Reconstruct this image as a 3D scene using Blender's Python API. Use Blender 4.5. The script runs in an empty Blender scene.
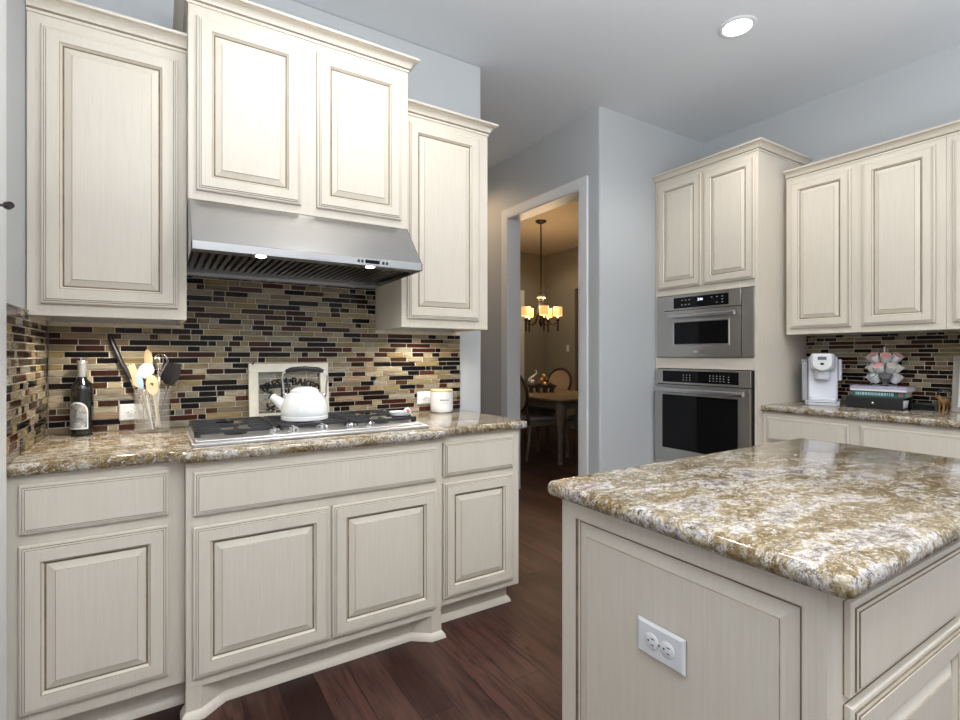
import bpy, bmesh, math, random
from mathutils import Vector, Matrix, Euler
random.seed(7)
PI = math.pi
S = bpy.context.scene
COL = S.collection

# ------------------------------------------------------------------ camera, world, lights, exposure
cam = bpy.data.cameras.new('camera'); cam.lens = 510.0*36/960; cam.sensor_width = 36; cam.sensor_fit = 'HORIZONTAL'
cam.shift_y = -4.7/960; cam.clip_start = .02
camo = bpy.data.objects.new('camera', cam); COL.objects.link(camo)
camo.location = (0, 0, 1.24); camo.rotation_euler = (PI/2, 0, -math.radians(90-57.74))
S.camera = camo
S.view_settings.view_transform = 'Standard'; S.view_settings.look = 'None'
S.view_settings.gamma = 1.0; S.view_settings.exposure = 0.57
try: S.view_settings.use_curve_mapping = False
except Exception: pass

w = bpy.data.worlds.new('daylight'); S.world = w; w.use_nodes = True
w.node_tree.nodes['Background'].inputs[0].default_value = (.95, .98, 1.0, 1)
w.node_tree.nodes['Background'].inputs[1].default_value = .47

def area(name, loc, rot, sx, sy, energy, color):
    l = bpy.data.lights.new(name, 'AREA'); l.shape = 'RECTANGLE'; l.size = sx; l.size_y = sy
    l.energy = energy; l.color = color
    o = bpy.data.objects.new(name, l); COL.objects.link(o); o.location = loc; o.rotation_euler = rot
    return o
def spot(name, loc, energy, color, size=2.4, r=.06, rot=(0, 0, 0)):
    l = bpy.data.lights.new(name, 'SPOT'); l.energy = energy; l.color = color; l.spot_size = size; l.spot_blend = .6; l.shadow_soft_size = r
    o = bpy.data.objects.new(name, l); COL.objects.link(o); o.location = loc; o.rotation_euler = rot
    return o
def point(name, loc, energy, color, r=.03):
    l = bpy.data.lights.new(name, 'POINT'); l.energy = energy; l.color = color; l.shadow_soft_size = r
    o = bpy.data.objects.new(name, l); COL.objects.link(o); o.location = loc
    return o
# unseen lamps behind the camera: added ceiling fill, then a photographer's flash bounced off it
area('fill_bounce_light', (1.1, -1.2, 1.7), (PI, 0, 0), 3.0, 2.4, 105, (.95, .975, 1.0))
area('fill_bounce_light', (.25, -.35, 2.15), (math.radians(180-8), 0, 0), .9, .9, 40, (.98, .99, 1.0))

# ------------------------------------------------------------------ materials
def L(c): return (c[0], c[1], c[2], 1.0)
class NT:
    def __init__(s, name):
        s.m = bpy.data.materials.new(name); s.m.use_nodes = True
        s.t = s.m.node_tree; s.b = s.t.nodes['Principled BSDF']
    def n(s, typ, **k):
        o = s.t.nodes.new(typ)
        for a, v in k.items():
            if a.startswith('i_'): o.inputs[a[2:].replace('_', ' ')].default_value = v
            else: setattr(o, a, v)
        return o
    def l(s, a, b): s.t.links.new(a, b)
    def coords(s, scale=(1, 1, 1), rot=(0, 0, 0), loc=(0, 0, 0)):
        c = s.n('ShaderNodeTexCoord'); mp = s.n('ShaderNodeMapping')
        mp.inputs['Scale'].default_value = scale; mp.inputs['Rotation'].default_value = rot; mp.inputs['Location'].default_value = loc
        s.l(c.outputs['Object'], mp.inputs['Vector']); return mp.outputs[0]
    def noise(s, vec, scale=5, detail=4, rough=.5, dist=0):
        n = s.n('ShaderNodeTexNoise'); n.inputs['Scale'].default_value = scale; n.inputs['Detail'].default_value = detail
        n.inputs['Roughness'].default_value = rough; n.inputs['Distortion'].default_value = dist
        if vec is not None: s.l(vec, n.inputs['Vector'])
        return n.outputs['Fac']
    def ramp(s, fac, stops, interp='LINEAR'):
        r = s.n('ShaderNodeValToRGB'); r.color_ramp.interpolation = interp
        e = r.color_ramp.elements
        while len(e) < len(stops): e.new(.5)
        for i, (p, c) in enumerate(stops): e[i].position = p; e[i].color = L(c)
        s.l(fac, r.inputs[0]); return r.outputs[0]
    def mix(s, fac, a, b, blend='MIX'):
        m = s.n('ShaderNodeMix', data_type='RGBA', blend_type=blend)
        for sock, v in ((m.inputs[0], fac), (m.inputs[6], a), (m.inputs[7], b)):
            if hasattr(v, 'links'): s.l(v, sock)
            elif isinstance(v, (int, float)): sock.default_value = v
            else: sock.default_value = L(v)
        return m.outputs[2]
    def bump(s, h, strength=.2, dist=.01):
        b = s.n('ShaderNodeBump'); b.inputs['Strength'].default_value = strength; b.inputs['Distance'].default_value = dist
        s.l(h, b.inputs['Height']); s.l(b.outputs[0], s.b.inputs['Normal'])
    def base(s, c):
        if hasattr(c, 'links'): s.l(c, s.b.inputs['Base Color'])
        else: s.b.inputs['Base Color'].default_value = L(c)
    def set(s, **k):
        for a, v in k.items(): s.b.inputs[a.replace('_', ' ')].default_value = v

def simple(name, c, rough=.5, metal=0, vary=.06, scale=30, coat=0, bump=0, emit=None, es=0, trans=0, ior=1.45, alpha=1):
    t = NT(name); v = t.coords((scale,)*3)
    f = t.noise(v, 1, 3)
    a = tuple(max(0, x*(1-vary)) for x in c); b = tuple(min(1, x*(1+vary)) for x in c)
    t.base(t.ramp(f, [(.3, a), (.7, b)])); t.set(Roughness=rough, Metallic=metal, IOR=ior)
    if coat: t.set(Coat_Weight=coat, Coat_Roughness=.08)
    if bump: t.bump(f, bump, .005)
    if emit: t.b.inputs['Emission Color'].default_value = L(emit); t.b.inputs['Emission Strength'].default_value = es
    if trans: t.b.inputs['Transmission Weight'].default_value = trans
    if alpha < 1: t.b.inputs['Alpha'].default_value = alpha
    return t.m

def cream_mat(name, c, dk):
    t = NT(name)
    f = t.noise(t.coords((150, 150, 5.0)), 1, 5, .6); g = t.noise(t.coords((9, 9, 3)), 1, 3)
    col = t.ramp(f, [(.28, dk), (.60, c)])
    col = t.mix(t.ramp(g, [(.35, (0, 0, 0)), (.75, (.45, .45, .45))]), col, dk)
    t.base(col); t.set(Roughness=.38); t.bump(f, .05, .002); return t.m
CREAM = cream_mat('cream_glazed_paint', (.715, .658, .568), (.665, .603, .508))
GLAZE = simple('brown_glaze_and_gap_shade', (.20, .15, .095), .5, vary=.25, scale=25)  # groove glaze, and the painted shadow line round each door
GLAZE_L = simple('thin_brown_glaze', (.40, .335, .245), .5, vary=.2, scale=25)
TRIMW = simple('white_trim_paint', (.74, .76, .78), .4, vary=.02)
def paint(name, c):
    t = NT(name); f = t.noise(t.coords((120,)*3), 1, 4); t.base(c); t.set(Roughness=.75); t.bump(f, .06, .003); return t.m
WALL = paint('blue_grey_wall_paint', (.505, .525, .54))
CEIL = paint('grey_ceiling_paint', (.74, .77, .805))
DINWALL = paint('taupe_dining_wall_paint', (.25, .225, .175))
DINCEIL = paint('tan_dining_ceiling_paint', (.50, .43, .33))

def granite(name):
    t = NT(name)
    c = t.coords()
    wv = t.n('ShaderNodeTexNoise'); wv.inputs['Scale'].default_value = 5.0; wv.inputs['Detail'].default_value = 4
    t.l(c, wv.inputs['Vector'])
    ad = t.n('ShaderNodeVectorMath', operation='MULTIPLY_ADD'); ad.inputs[1].default_value = (.13, .13, .13)
    t.l(wv.outputs['Color'], ad.inputs[0]); t.l(c, ad.inputs[2])
    mp = t.n('ShaderNodeMapping'); mp.inputs['Rotation'].default_value = (0, 0, math.radians(52)); mp.inputs['Scale'].default_value = (3.2, 7.5, 6.0)
    t.l(ad.outputs[0], mp.inputs['Vector'])
    flow = t.noise(mp.outputs[0], 1.5, 8, .68, .3)
    k = t.ramp(flow, [(.30, (.075, .055, .065)), (.385, (.25, .215, .225)), (.44, (.60, .57, .56)), (.485, (.38, .31, .20)), (.535, (.19, .125, .04)), (.59, (.16, .105, .032)), (.645, (.36, .28, .15)), (.71, (.60, .56, .48))])
    m1 = t.noise(mp.outputs[0], 9, 7, .78, .3)
    k = t.mix(t.ramp(m1, [(.51, (0, 0, 0)), (.60, (.8, .8, .8))]), k, (.62, .595, .56))
    m2 = t.noise(c, 52, 7, .9, .4)
    k = t.mix(t.ramp(m2, [(.50, (0, 0, 0)), (.56, (.85, .85, .85))]), k, (.10, .062, .026))
    m3 = t.noise(c, 60, 6, .9, .2)
    k = t.mix(t.ramp(m3, [(.525, (0, 0, 0)), (.585, (.85, .85, .85))]), k, (.35, .275, .15))
    f1 = t.noise(c, 62, 6, .9, .4)
    k = t.mix(t.ramp(f1, [(.40, (.95, .95, .95)), (.435, (0, 0, 0))]), k, (.022, .015, .012))
    f2 = t.noise(c, 66, 6, .85, .2)
    k = t.mix(t.ramp(f2, [(.565, (0, 0, 0)), (.615, (.9, .9, .9))]), k, (.72, .70, .67))
    t.base(k); t.set(Roughness=.12, Coat_Weight=.25, Coat_Roughness=.03)
    return t.m
GRANITE = granite('gold_white_granite')

def floor_mat():
    t = NT('dark_brown_plank_floor')
    v = t.coords((1, 1, 1), (0, 0, PI/2))
    br = t.n('ShaderNodeTexBrick'); br.offset = .37; br.offset_frequency = 3
    for k, val in (('Scale', 1.0), ('Brick Width', 1.15), ('Row Height', .127), ('Mortar Size', .0024), ('Mortar Smooth', .2), ('Bias', 0.0)): br.inputs[k].default_value = val
    br.inputs['Color1'].default_value = L((.022, .0085, .007)); br.inputs['Color2'].default_value = L((.112, .050, .038)); br.inputs['Mortar'].default_value = L((.010, .006, .005))
    t.l(v, br.inputs['Vector'])
    gr = t.noise(t.coords((34, 3.2, 1)), 1, 6, .65, 1.2)
    g2 = t.noise(t.coords((5, 2, 1)), 1, 3, .5, .5)
    c = t.mix(t.ramp(gr, [(.32, (.9, .9, .9)), (.58, (0, 0, 0))]), br.outputs['Color'], (.018, .007, .006))
    c = t.mix(t.ramp(g2, [(.45, (0, 0, 0)), (.75, (.5, .5, .5))]), c, (.13, .075, .055))
    t.base(c); t.set(Roughness=.36, Specular_IOR_Level=.20)
    t.bump(gr, .22, .004); return t.m
FLOOR = floor_mat()

def tile_mat():
    t = NT('mosaic_glass_tile')
    a = t.n('ShaderNodeVertexColor'); a.layer_name = 'tilecol'
    st = t.noise(t.coords((14, 14, 190)), 1, 5, .65, .8)
    c = t.mix(1.0, a.outputs[0], t.ramp(st, [(.30, (.48, .42, .36)), (.48, (.95, .93, .90)), (.70, (1.25, 1.25, 1.22))]), 'MULTIPLY')
    t.base(c); t.set(Roughness=.13, IOR=1.45, Specular_IOR_Level=.24)
    wv = t.noise(t.coords((25, 25, 60)), 1, 2); t.bump(wv, .12, .004)
    return t.m
TILE = tile_mat()
GROUT = simple('pale_grout', (.66, .62, .52), .8, vary=.08)

def steel_mat(name, c=(.60, .60, .60), rough=.27, axis=(2, 2, 260)):
    t = NT(name); f = t.noise(t.coords(axis), 1, 3, .6)
    a = tuple(x*.93 for x in c); t.base(t.ramp(f, [(.3, a), (.7, c)])); t.set(Metallic=1.0, Roughness=rough)
    t.bump(f, .04, .001); return t.m
STEEL = steel_mat('brushed_stainless_steel')
STEEL_D = steel_mat('warm_brushed_steel', (.56, .545, .52), .30)
CHROME = simple('polished_chrome', (.75, .75, .76), .10, 1, .02)
BLACKGL = simple('black_oven_glass', (.004, .004, .005), .05, 0, .02); BLACKGL.node_tree.nodes['Principled BSDF'].inputs['Specular IOR Level'].default_value = .3
BLACKPL = simple('black_plastic', (.016, .016, .018), .35, 0, .1)
BLACKIR = simple('black_cast_iron', (.022, .023, .026), .40, 0, .15, scale=90)
IVORY = simple('white_enamel', (.80, .81, .83), .15, 0, .01, coat=.6)
WPLAST = simple('white_plastic', (.74, .75, .77), .3, 0, .01)
COFFW = simple('pale_lavender_white_plastic', (.70, .71, .78), .25, 0, .01, coat=.3)
DARKSLOT = simple('dark_slot', (.03, .03, .03), .6)
BRONZE = simple('oil_rubbed_bronze', (.010, .007, .006), .5, .2, .2)
HINGE = simple('dark_bronze_hinge', (.035, .03, .028), .4, .5, .2)
def wood(name, c1, c2, sc=(8, 60, 60), rough=.5):
    t = NT(name); f = t.noise(t.coords(sc), 1, 5, .6, .8); t.base(t.ramp(f, [(.3, c1), (.7, c2)])); t.set(Roughness=rough); return t.m
SPOONW = wood('pale_beech_wood', (.55, .40, .24), (.70, .55, .36), (40, 40, 6))
LIDW = wood('light_bamboo_lid', (.62, .43, .22), (.74, .56, .33))
TABLEW = wood('aged_oak_table_top', (.14, .095, .055), (.22, .155, .092), (30, 3, 10))
GREYW = wood('weathered_grey_wood', (.13, .115, .095), (.24, .21, .175), (40, 40, 5), .7)
FRAMEW = wood('grey_wood_frame', (.26, .23, .20), (.40, .36, .31), (40, 40, 5), .6)
DARKW = wood('dark_walnut', (.035, .02, .013), (.07, .04, .025), (40, 40, 6))
FIGW = wood('brown_carved_wood', (.24, .12, .04), (.42, .24, .09), (50, 50, 12))
GLASS = simple('clear_glass', (.92, .95, .94), .02, 0, .01, trans=1.0, ior=1.45)
THINGL = simple('thin_sign_glass', (.85, .88, .86), .03, 0, .01, alpha=.06)
AMBGL = simple('clear_jar_glass', (.80, .78, .70), .03, 0, .01, alpha=.13)
BOTTLE = simple('dark_bottle_glass', (.008, .009, .009), .05, 0, .05, coat=.8)
PEWTER = simple('silver_capsule_foil', (.55, .55, .56), .35, .7, .05)
CLOTH = simple('grey_leather_seat', (.20, .20, .205), .5, 0, .12, scale=60)
LINEN = simple('beige_linen', (.42, .35, .27), .9, 0, .1, scale=120)
def lab(name, c): return simple(name, c, .5, 0, .04)
BLUEM = lab('pale_blue_silicone', (.32, .45, .58)); REDM = lab('coral_red', (.62, .20, .15))
def emis(name, c, s):
    return simple(name, c, .5, 0, 0, emit=c, es=s)
LAMPW = emis('lit_lamp_disc', (1, .97, .9), 9)
SHADE = emis('lit_amber_lampshade', (.95, .58, .20), .55)
BULB = emis('lit_bulb_glow', (1, .86, .6), 1.5)
DISP = emis('lit_display_digits', (.75, .85, 1.0), 1.2)
MARK = simple('pale_printed_marks', (.55, .56, .58), .5)

# ------------------------------------------------------------------ mesh builder
class MB:
    def __init__(s): s.v = []; s.f = []; s.m = []
    def add(s, vs, fs, mat=0, M=None):
        o = len(s.v)
        s.v += [tuple(M @ Vector(p)) if M is not None else tuple(p) for p in vs]
        for i, f in enumerate(fs):
            s.f.append(tuple(o+k for k in f)); s.m.append(mat[i] if isinstance(mat, list) else mat)
        return s
    def box(s, x0, y0, z0, x1, y1, z1, mat=0, M=None):
        vs = [(x, y, z) for z in (z0, z1) for y in (y0, y1) for x in (x0, x1)]
        return s.add(vs, [(0, 2, 3, 1), (4, 5, 7, 6), (0, 1, 5, 4), (2, 6, 7, 3), (0, 4, 6, 2), (1, 3, 7, 5)], mat, M)
    def cbox(s, c, d, mat=0, M=None):
        return s.box(c[0]-d[0]/2, c[1]-d[1]/2, c[2]-d[2]/2, c[0]+d[0]/2, c[1]+d[1]/2, c[2]+d[2]/2, mat, M)
    def lathe(s, prof, n=28, c=(0, 0, 0), mat=0, M=None, cap=True):
        vs = []; fs = []; k = len(prof)
        for i in range(n):
            a = 2*PI*i/n
            vs += [(c[0]+r*math.cos(a), c[1]+r*math.sin(a), c[2]+z) for r, z in prof]
        for i in range(n):
            j = (i+1) % n
            for q in range(k-1): fs.append((i*k+q, j*k+q, j*k+q+1, i*k+q+1))
        if cap:
            if prof[0][0] > 1e-6: fs.append(tuple(i*k for i in reversed(range(n))))
            if prof[-1][0] > 1e-6: fs.append(tuple(i*k+k-1 for i in range(n)))
        return s.add(vs, fs, mat, M)
    def tube(s, pts, r, n=10, mat=0, M=None, flat=1.0):
        P = [Vector(p) for p in pts]; k = len(P); rs = r if isinstance(r, (list, tuple)) else [r]*k
        vs = []; up = None
        for i in range(k):
            d = (P[min(i+1, k-1)]-P[max(i-1, 0)]).normalized()
            if up is None:
                up = Vector((0, 0, 1)) if abs(d.z) < .9 else Vector((1, 0, 0))
            u = (up - d*up.dot(d)).normalized(); up = u; q = d.cross(u)
            for j in range(n):
                a = 2*PI*j/n; vs.append(P[i]+(u*math.cos(a)*flat+q*math.sin(a))*rs[i])
        fs = [(i*n+j, i*n+(j+1) % n, (i+1)*n+(j+1) % n, (i+1)*n+j) for i in range(k-1) for j in range(n)]
        fs += [tuple(reversed(range(n))), tuple((k-1)*n+j for j in range(n))]
        return s.add(vs, fs, mat, M)
    def prism(s, poly, z0, z1, mat=0, M=None):
        n = len(poly); vs = [(x, y, z0) for x, y in poly]+[(x, y, z1) for x, y in poly]
        fs = [tuple(reversed(range(n))), tuple(range(n, 2*n))]+[(i, (i+1) % n, n+(i+1) % n, n+i) for i in range(n)]
        return s.add(vs, fs, mat, M)
    def ball(s, c, r, n=14, mat=0, sc=(1, 1, 1), M=None):
        k = n//2
        T = Matrix.Translation(c) @ Matrix.Diagonal((sc[0], sc[1], sc[2], 1))
        if M is not None: T = M @ T
        return s.lathe([(max(1e-5, r*math.sin(PI*q/k)), -r*math.cos(PI*q/k)) for q in range(k+1)], n, (0, 0, 0), mat, T, cap=False)
    def sweep(s, path, prof, mat=0, z=0, mats=None):
        """profile (out, up) swept along a plan path; out is to the right of the path"""
        n = len(path); k = len(prof); vs = []
        for i in range(n):
            p = Vector(path[i])
            ns = []
            if i > 0: d = (p-Vector(path[i-1])).normalized(); ns.append(Vector((d.y, -d.x)))
            if i < n-1: d = (Vector(path[i+1])-p).normalized(); ns.append(Vector((d.y, -d.x)))
            m = (ns[0]+ns[-1]); m = m/ max(.2, m.dot(ns[0]))
            vs += [(p.x+m.x*o, p.y+m.y*o, z+u) for o, u in prof]
        fs = []; ms = []
        for i in range(n-1):
            for q in range(k):
                fs.append((i*k+q, (i+1)*k+q, (i+1)*k+(q+1) % k, i*k+(q+1) % k)); ms.append(mats[q] if mats else mat)
        fs += [tuple(range(k)), tuple((n-1)*k+q for q in reversed(range(k)))]; ms += [mat, mat]
        return s.add(vs, fs, ms)
    def build(s, name, mats, parent=None, loc=None, rot=None, bevel=0, seg=2, smooth=35, extra=None):
        me = bpy.data.meshes.new(name); me.from_pydata([tuple(p) for p in s.v], [], s.f)
        for m in (mats if isinstance(mats, (list, tuple)) else [mats]): me.materials.append(m)
        me.polygons.foreach_set('material_index', s.m)
        bm = bmesh.new(); bm.from_mesh(me); bmesh.ops.recalc_face_normals(bm, faces=bm.faces); 
        if extra: extra(bm)
        bm.to_mesh(me); bm.free()
        if smooth:
            me.polygons.foreach_set('use_smooth', [True]*len(me.polygons)); me.set_sharp_from_angle(angle=math.radians(smooth))
        me.update()
        o = bpy.data.objects.new(name, me); COL.objects.link(o)
        if parent is not None: o.parent = parent
        if loc is not None: o.location = loc
        if rot is not None: o.rotation_euler = rot
        if bevel:
            b = o.modifiers.new('bevel', 'BEVEL'); b.width = bevel; b.segments = seg; b.limit_method = 'ANGLE'; b.angle_limit = math.radians(40)
        return o
def tag(o, label=None, cat=None, group=None, kind=None):
    if label: o['label'] = label
    if cat: o['category'] = cat
    if group: o['group'] = group
    if kind: o['kind'] = kind
    return o
def empty(name, loc, rz=0, label=None, cat=None, group=None):
    o = bpy.data.objects.new(name, None); COL.objects.link(o); o.empty_display_size = .1
    o.location = loc; o.rotation_euler = (0, 0, rz)
    return tag(o, label, cat, group)
def struct(o): o['kind'] = 'structure'; return o
def ring_faces(b, rects, mat_cap=0, M=None):
    """rects: (x0, z0, x1, z1, y, mat) nested rings, faces between neighbours; last is capped"""
    vs = []; fs = []; ms = []
    for x0, z0, x1, z1, y, m in rects: vs += [(x0, y, z0), (x1, y, z0), (x1, y, z1), (x0, y, z1)]
    for i in range(len(rects)-1):
        for j in range(4):
            k = (j+1) % 4; fs.append((i*4+j, i*4+k, i*4+4+k, i*4+4+j)); ms.append(rects[i+1][5])
    q = (len(rects)-1)*4; fs.append((q, q+1, q+2, q+3)); ms.append(mat_cap)
    b.add(vs, fs, ms, M); return b
OUT = [(0, 0, 0), (0, -.0022, 1), (0, -.0105, 0), (.003, -.0130, 0), (.0080, -.0138, 0), (.0095, -.0164, 1), (.0143, -.0170, 0), (.0157, -.0192, 1), (.0165, -.020, 0)]  # ring at the frame is a painted gap shadow, later ones real glaze
INN = [(.052, -.020, 0), (.0545, -.0185, 2), (.0600, -.0095, 0), (.0612, -.0085, 1), (.0640, -.0085, 1), (.0655, -.0098, 2), (.087, -.0172, 0), (.0885, -.0192, 2)]
def door_mb(w, h, panel=True, mb=None, M=None):
    prof = OUT + (INN if panel else [])
    return ring_faces(mb or MB(), [(i, i, w-i, h-i, y, m) for i, y, m in prof], 0, M)
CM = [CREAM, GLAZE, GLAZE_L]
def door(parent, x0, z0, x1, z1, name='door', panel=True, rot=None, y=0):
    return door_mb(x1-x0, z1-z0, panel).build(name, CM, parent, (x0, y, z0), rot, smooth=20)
CROWN = [(0, 0), (.005, 0), (.005, .010), (.0025, .0115), (.0025, .0145), (.010, .016), (.012, .021), (.018, .033), (.027, .041), (.036, .044), (.036, .047), (.042, .049), (.044, .053), (.044, .058), (0, .058)]
CROWN_M = [0, 0, 1, 1, 0, 0, 0, 0, 0, 2, 0, 0, 0, 0, 0]
def crown(parent, path, z):
    return MB().sweep(path, CROWN, 0, z, CROWN_M).build('crown_molding', CM, parent, smooth=30)
def upper_cabinet(loc, rz, w, d, z0, z1, doors, label, crownpath, name='upper_cabinet'):
    r = empty(name, (loc[0], loc[1], z0), rz, label, 'cabinet')
    h = z1-z0
    b = MB().box(0, 0, 0, w, .02, h).box(0, .02, 0, .018, d, h).box(w-.018, .02, 0, w, d, h).box(.018, .02, .022, w-.018, d, .04).box(.018, .02, h-.02, w-.018, d, h).box(.018, d-.008, .04, w-.018, d, h-.02)
    b.build('cabinet_body', CREAM, r, bevel=.0015)
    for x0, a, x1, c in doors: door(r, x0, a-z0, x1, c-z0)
    crown(r, crownpath, h-.001)
    return r

# ------------------------------------------------------------------ structure
YW = 2.70
H = 3.05
struct(MB().box(-4, -4, -.1, 6.05, 7.31, 0).build('floor', FLOOR))
struct(MB().box(-4, -4, H, 3.945, 2.80, H+.1).box(1.59, 2.80, H, 2.75, 5.7, H+.1).build('ceiling', CEIL))
struct(MB().box(2.75, 2.80, H, 6.05, 7.31, H+.1).box(3.945, 2.67, H, 6.05, 2.80, H+.1).build('ceiling_dining', DINCEIL))
struct(MB().box(-.39, YW, 0, 1.714, YW+.12, H).build('wall_back', WALL, bevel=.012, seg=3))
struct(MB().box(-.51, 1.85, 0, -.39, YW+.12, H).box(-.51, -.6, 0, -.39, .97, H).box(-.51, .97, 2.44, -.39, 1.85, H).build('wall_left', WALL))
struct(MB().prism([(2.735-.02*math.sin(math.radians(a)), 2.687-.02*math.cos(math.radians(a))) for a in range(90, -1, -15)]+[(3.945, 2.667), (3.945, 2.79), (2.83, 2.79), (2.83, 2.87), (2.715, 2.87)], 0, H).build('wall_far', WALL))
struct(MB().box(2.715, 3.815, 0, 2.83, 7.19, H).box(2.715, 2.87, 2.495, 2.83, 3.815, H).build('wall_hall', WALL))
struct(MB().box(3.945, -4, 0, 4.065, 2.79, H).build('wall_right', WALL))
struct(MB().box(1.59, YW+.12, 0, 1.71, 5.6, H).box(1.59, 5.6, 0, 2.715, 5.72, H).build('wall_hall_end', WALL))
struct(MB().box(4.065, 2.67, 0, 6.05, 2.79, H).box(5.93, 2.79, 0, 6.05, 5.35, H).box(5.93, 6.41, 0, 6.05, 7.31, H).box(5.93, 5.35, 2.36, 6.05, 6.41, H).build('wall_dining_right', DINWALL))
struct(MB().box(2.715, 7.19, 0, 4.35, 7.31, H).box(5.36, 7.19, 0, 5.93, 7.31, H).box(4.35, 7.19, 0, 5.36, 7.31, .75).box(4.35, 7.19, 2.30, 5.36, 7.31, H).build('wall_dining_back', DINWALL))
# dining window
wd = empty('window_1', (4.85, 7.19, .75)); struct(wd)
MB().box(-.58, -.02, -.08, -.49, 0, 1.63).box(.51, -.02, -.08, .60, 0, 1.63).box(-.49, -.02, 1.55, .51, 0, 1.63).box(-.49, -.02, -.08, .51, 0, 0).build('window_frame', TRIMW, wd)
MB().box(-.49, .05, 0, .51, .06, 1.55).build('window_pane', emis('dusk_window_glass', (.18, .22, .26), .35), wd)
# dark panel standing in for the unlit room behind the dining side opening
d2 = empty('dark_opening_panel', (6.0, 5.88, 0)); struct(d2)
MB().box(-.02, -.53, 0, .02, .53, 2.36).box(-.026, -.42, 1.2, -.02, .42, 2.2).box(-.026, -.42, .15, -.02, .42, 1.05).build('doorway_panel', DARKW, d2)
# doorway casing
def casing(bx, ya, yb, zt, x, t, wdt=.09, name='trim_1'):
    b = MB()
    for yy0, yy1, z0, z1 in ((ya-wdt, ya, 0, zt+wdt), (yb, yb+wdt, 0, zt+wdt), (ya, yb, zt, zt+wdt)): b.box(x, yy0, z0, x+t, yy1, z1)
    return b
b = casing(None, 2.875, 3.812, 2.490, 2.697, .018)
b.box(2.697, 2.865, 0, 2.848, 2.879, 2.500).box(2.697, 3.808, 0, 2.848, 3.820, 2.500).box(2.697, 2.865, 2.486, 2.848, 3.82, 2.500)
struct(b.build('trim_1', TRIMW, bevel=.003))
# pantry door on the left wall with its casing and dark hinges
b = MB(); x = -.39
for y0, y1, z0, z1 in ((1.892, 1.976, 0, 2.53), (.85, .934, 0, 2.53), (.934, 1.892, 2.446, 2.53)): b.box(x, y0, z0, x+.02, y1, z1)
b.box(-.51, 1.85, 0, -.385, 1.895, 2.446).box(-.51, .93, 0, -.385, .97, 2.446)
struct(b.build('trim_2', TRIMW, bevel=.003))
pd = empty('door_1', (-.405, 1.85, 0)); struct(pd)
MB().box(-.04, -.88, .01, 0, 0, 2.435).build('doorway_panel', TRIMW, pd)
for z in (.355, .983, 1.65, 2.29):
    h = MB().lathe([(.0085, -.048), (.0085, .048)], 12, (.022, .042, z)).lathe([(.005, .048), (.008, .054), (.003, .062)], 12, (.022, .042, z))
    h.box(.003, .01, z-.045, .017, .046, z+.045)
    ho = h.build('hinge', HINGE, pd)
    if z == 1.65:
        MB().tube([(.022, .042, z+.015), (.045, .0, z-.005), (.068, -.04, z-.015)], .004, 8).lathe([(.009, 0), (.011, .006), (.009, .02)], 12, (0, 0, 0), 0, Matrix.Translation((.066, -.042, z-.015)) @ Euler((PI/2, 0, .6)).to_matrix().to_4x4()).build('door_stop', HINGE, pd)
# baseboards
struct(MB().box(2.701, 2.653, 0, 2.715, 2.785, .12).box(2.715, 2.653, 0, 3.318, 2.667, .12).build('baseboard_far', TRIMW))
struct(MB().box(2.701, 3.903, 0, 2.715, 5.6, .12).build('baseboard_hall', TRIMW))

# ------------------------------------------------------------------ mosaic backsplashes
DK = [(.007, .004, .003), (.005, .0035, .003), (.012, .005, .003), (.036, .010, .006), (.052, .023, .010), (.010, .006, .004), (.060, .018, .009)]
LT = [(.27, .22, .14), (.34, .29, .20), (.23, .19, .11), (.31, .27, .195), (.21, .17, .12), (.29, .225, .11), (.27, .25, .20), (.26, .19, .125)]
def backsplash(name, label, slabs, z0, loc, rz, seed, pale=None):
    """tiles on a plane facing local -y; slabs = [(x0, x1, z0, z1)] of grout, tiles run on across them"""
    R = random.Random(seed); mb = MB(); cols = []
    for x0, x1, za, zb in slabs:
        mb.box(x0, .0, za, x1, .006, zb, 0); cols += [(.5, .46, .38)]*6
    ph = .0262; gap = .0031; z = z0+.0015; ztop = max(q[3] for q in slabs)
    while z < ztop-.004:
        zt = min(z+ph-gap, ztop-.001)
        ok = [q for q in slabs if q[3] >= zt]
        xa, xb = min(q[0] for q in ok), max(q[1] for q in ok)
        x = xa-R.random()*.12; dark = R.random() < .5
        while x < xb-.003:
            l = R.choice([.035, .052, .052, .075, .10, .10, .152, .152])
            a = max(x, xa+.001); e = min(x+l-gap, xb-.001)
            dark = (not dark) if R.random() < .74 else dark
            if pale and pale[0] < (a+e)/2 < pale[1] and pale[2] < z < pale[3] and R.random() < .97: dark = False
            c = R.choice(DK) if dark else R.choice(LT)
            k = .75+.4*R.random(); c = tuple(min(1, q*k) for q in c)
            if e-a > .004:
                t = [-.004+R.uniform(-.0005, .0005) for _ in range(4)]; i = .0010
                vs = [(a, 0, z), (e, 0, z), (e, 0, zt), (a, 0, zt), (a+i, t[0], z+i), (e-i, t[1], z+i), (e-i, t[2], zt-i), (a+i, t[0]+t[2]-t[1], zt-i)]
                mb.add(vs, [(4, 5, 6, 7), (0, 1, 5, 4), (1, 2, 6, 5), (2, 3, 7, 6), (3, 0, 4, 7)], 1); cols += [c]*5
            x += l
        z += ph
    o = mb.build(name, [GROUT, TILE], None, loc, (0, 0, rz), smooth=0)
    ca = o.data.color_attributes.new('tilecol', 'FLOAT_COLOR', 'CORNER')
    for p in o.data.polygons:
        for li in p.loop_indices: ca.data[li].color = L(cols[p.index])
    return tag(o, label, 'backsplash')
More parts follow.
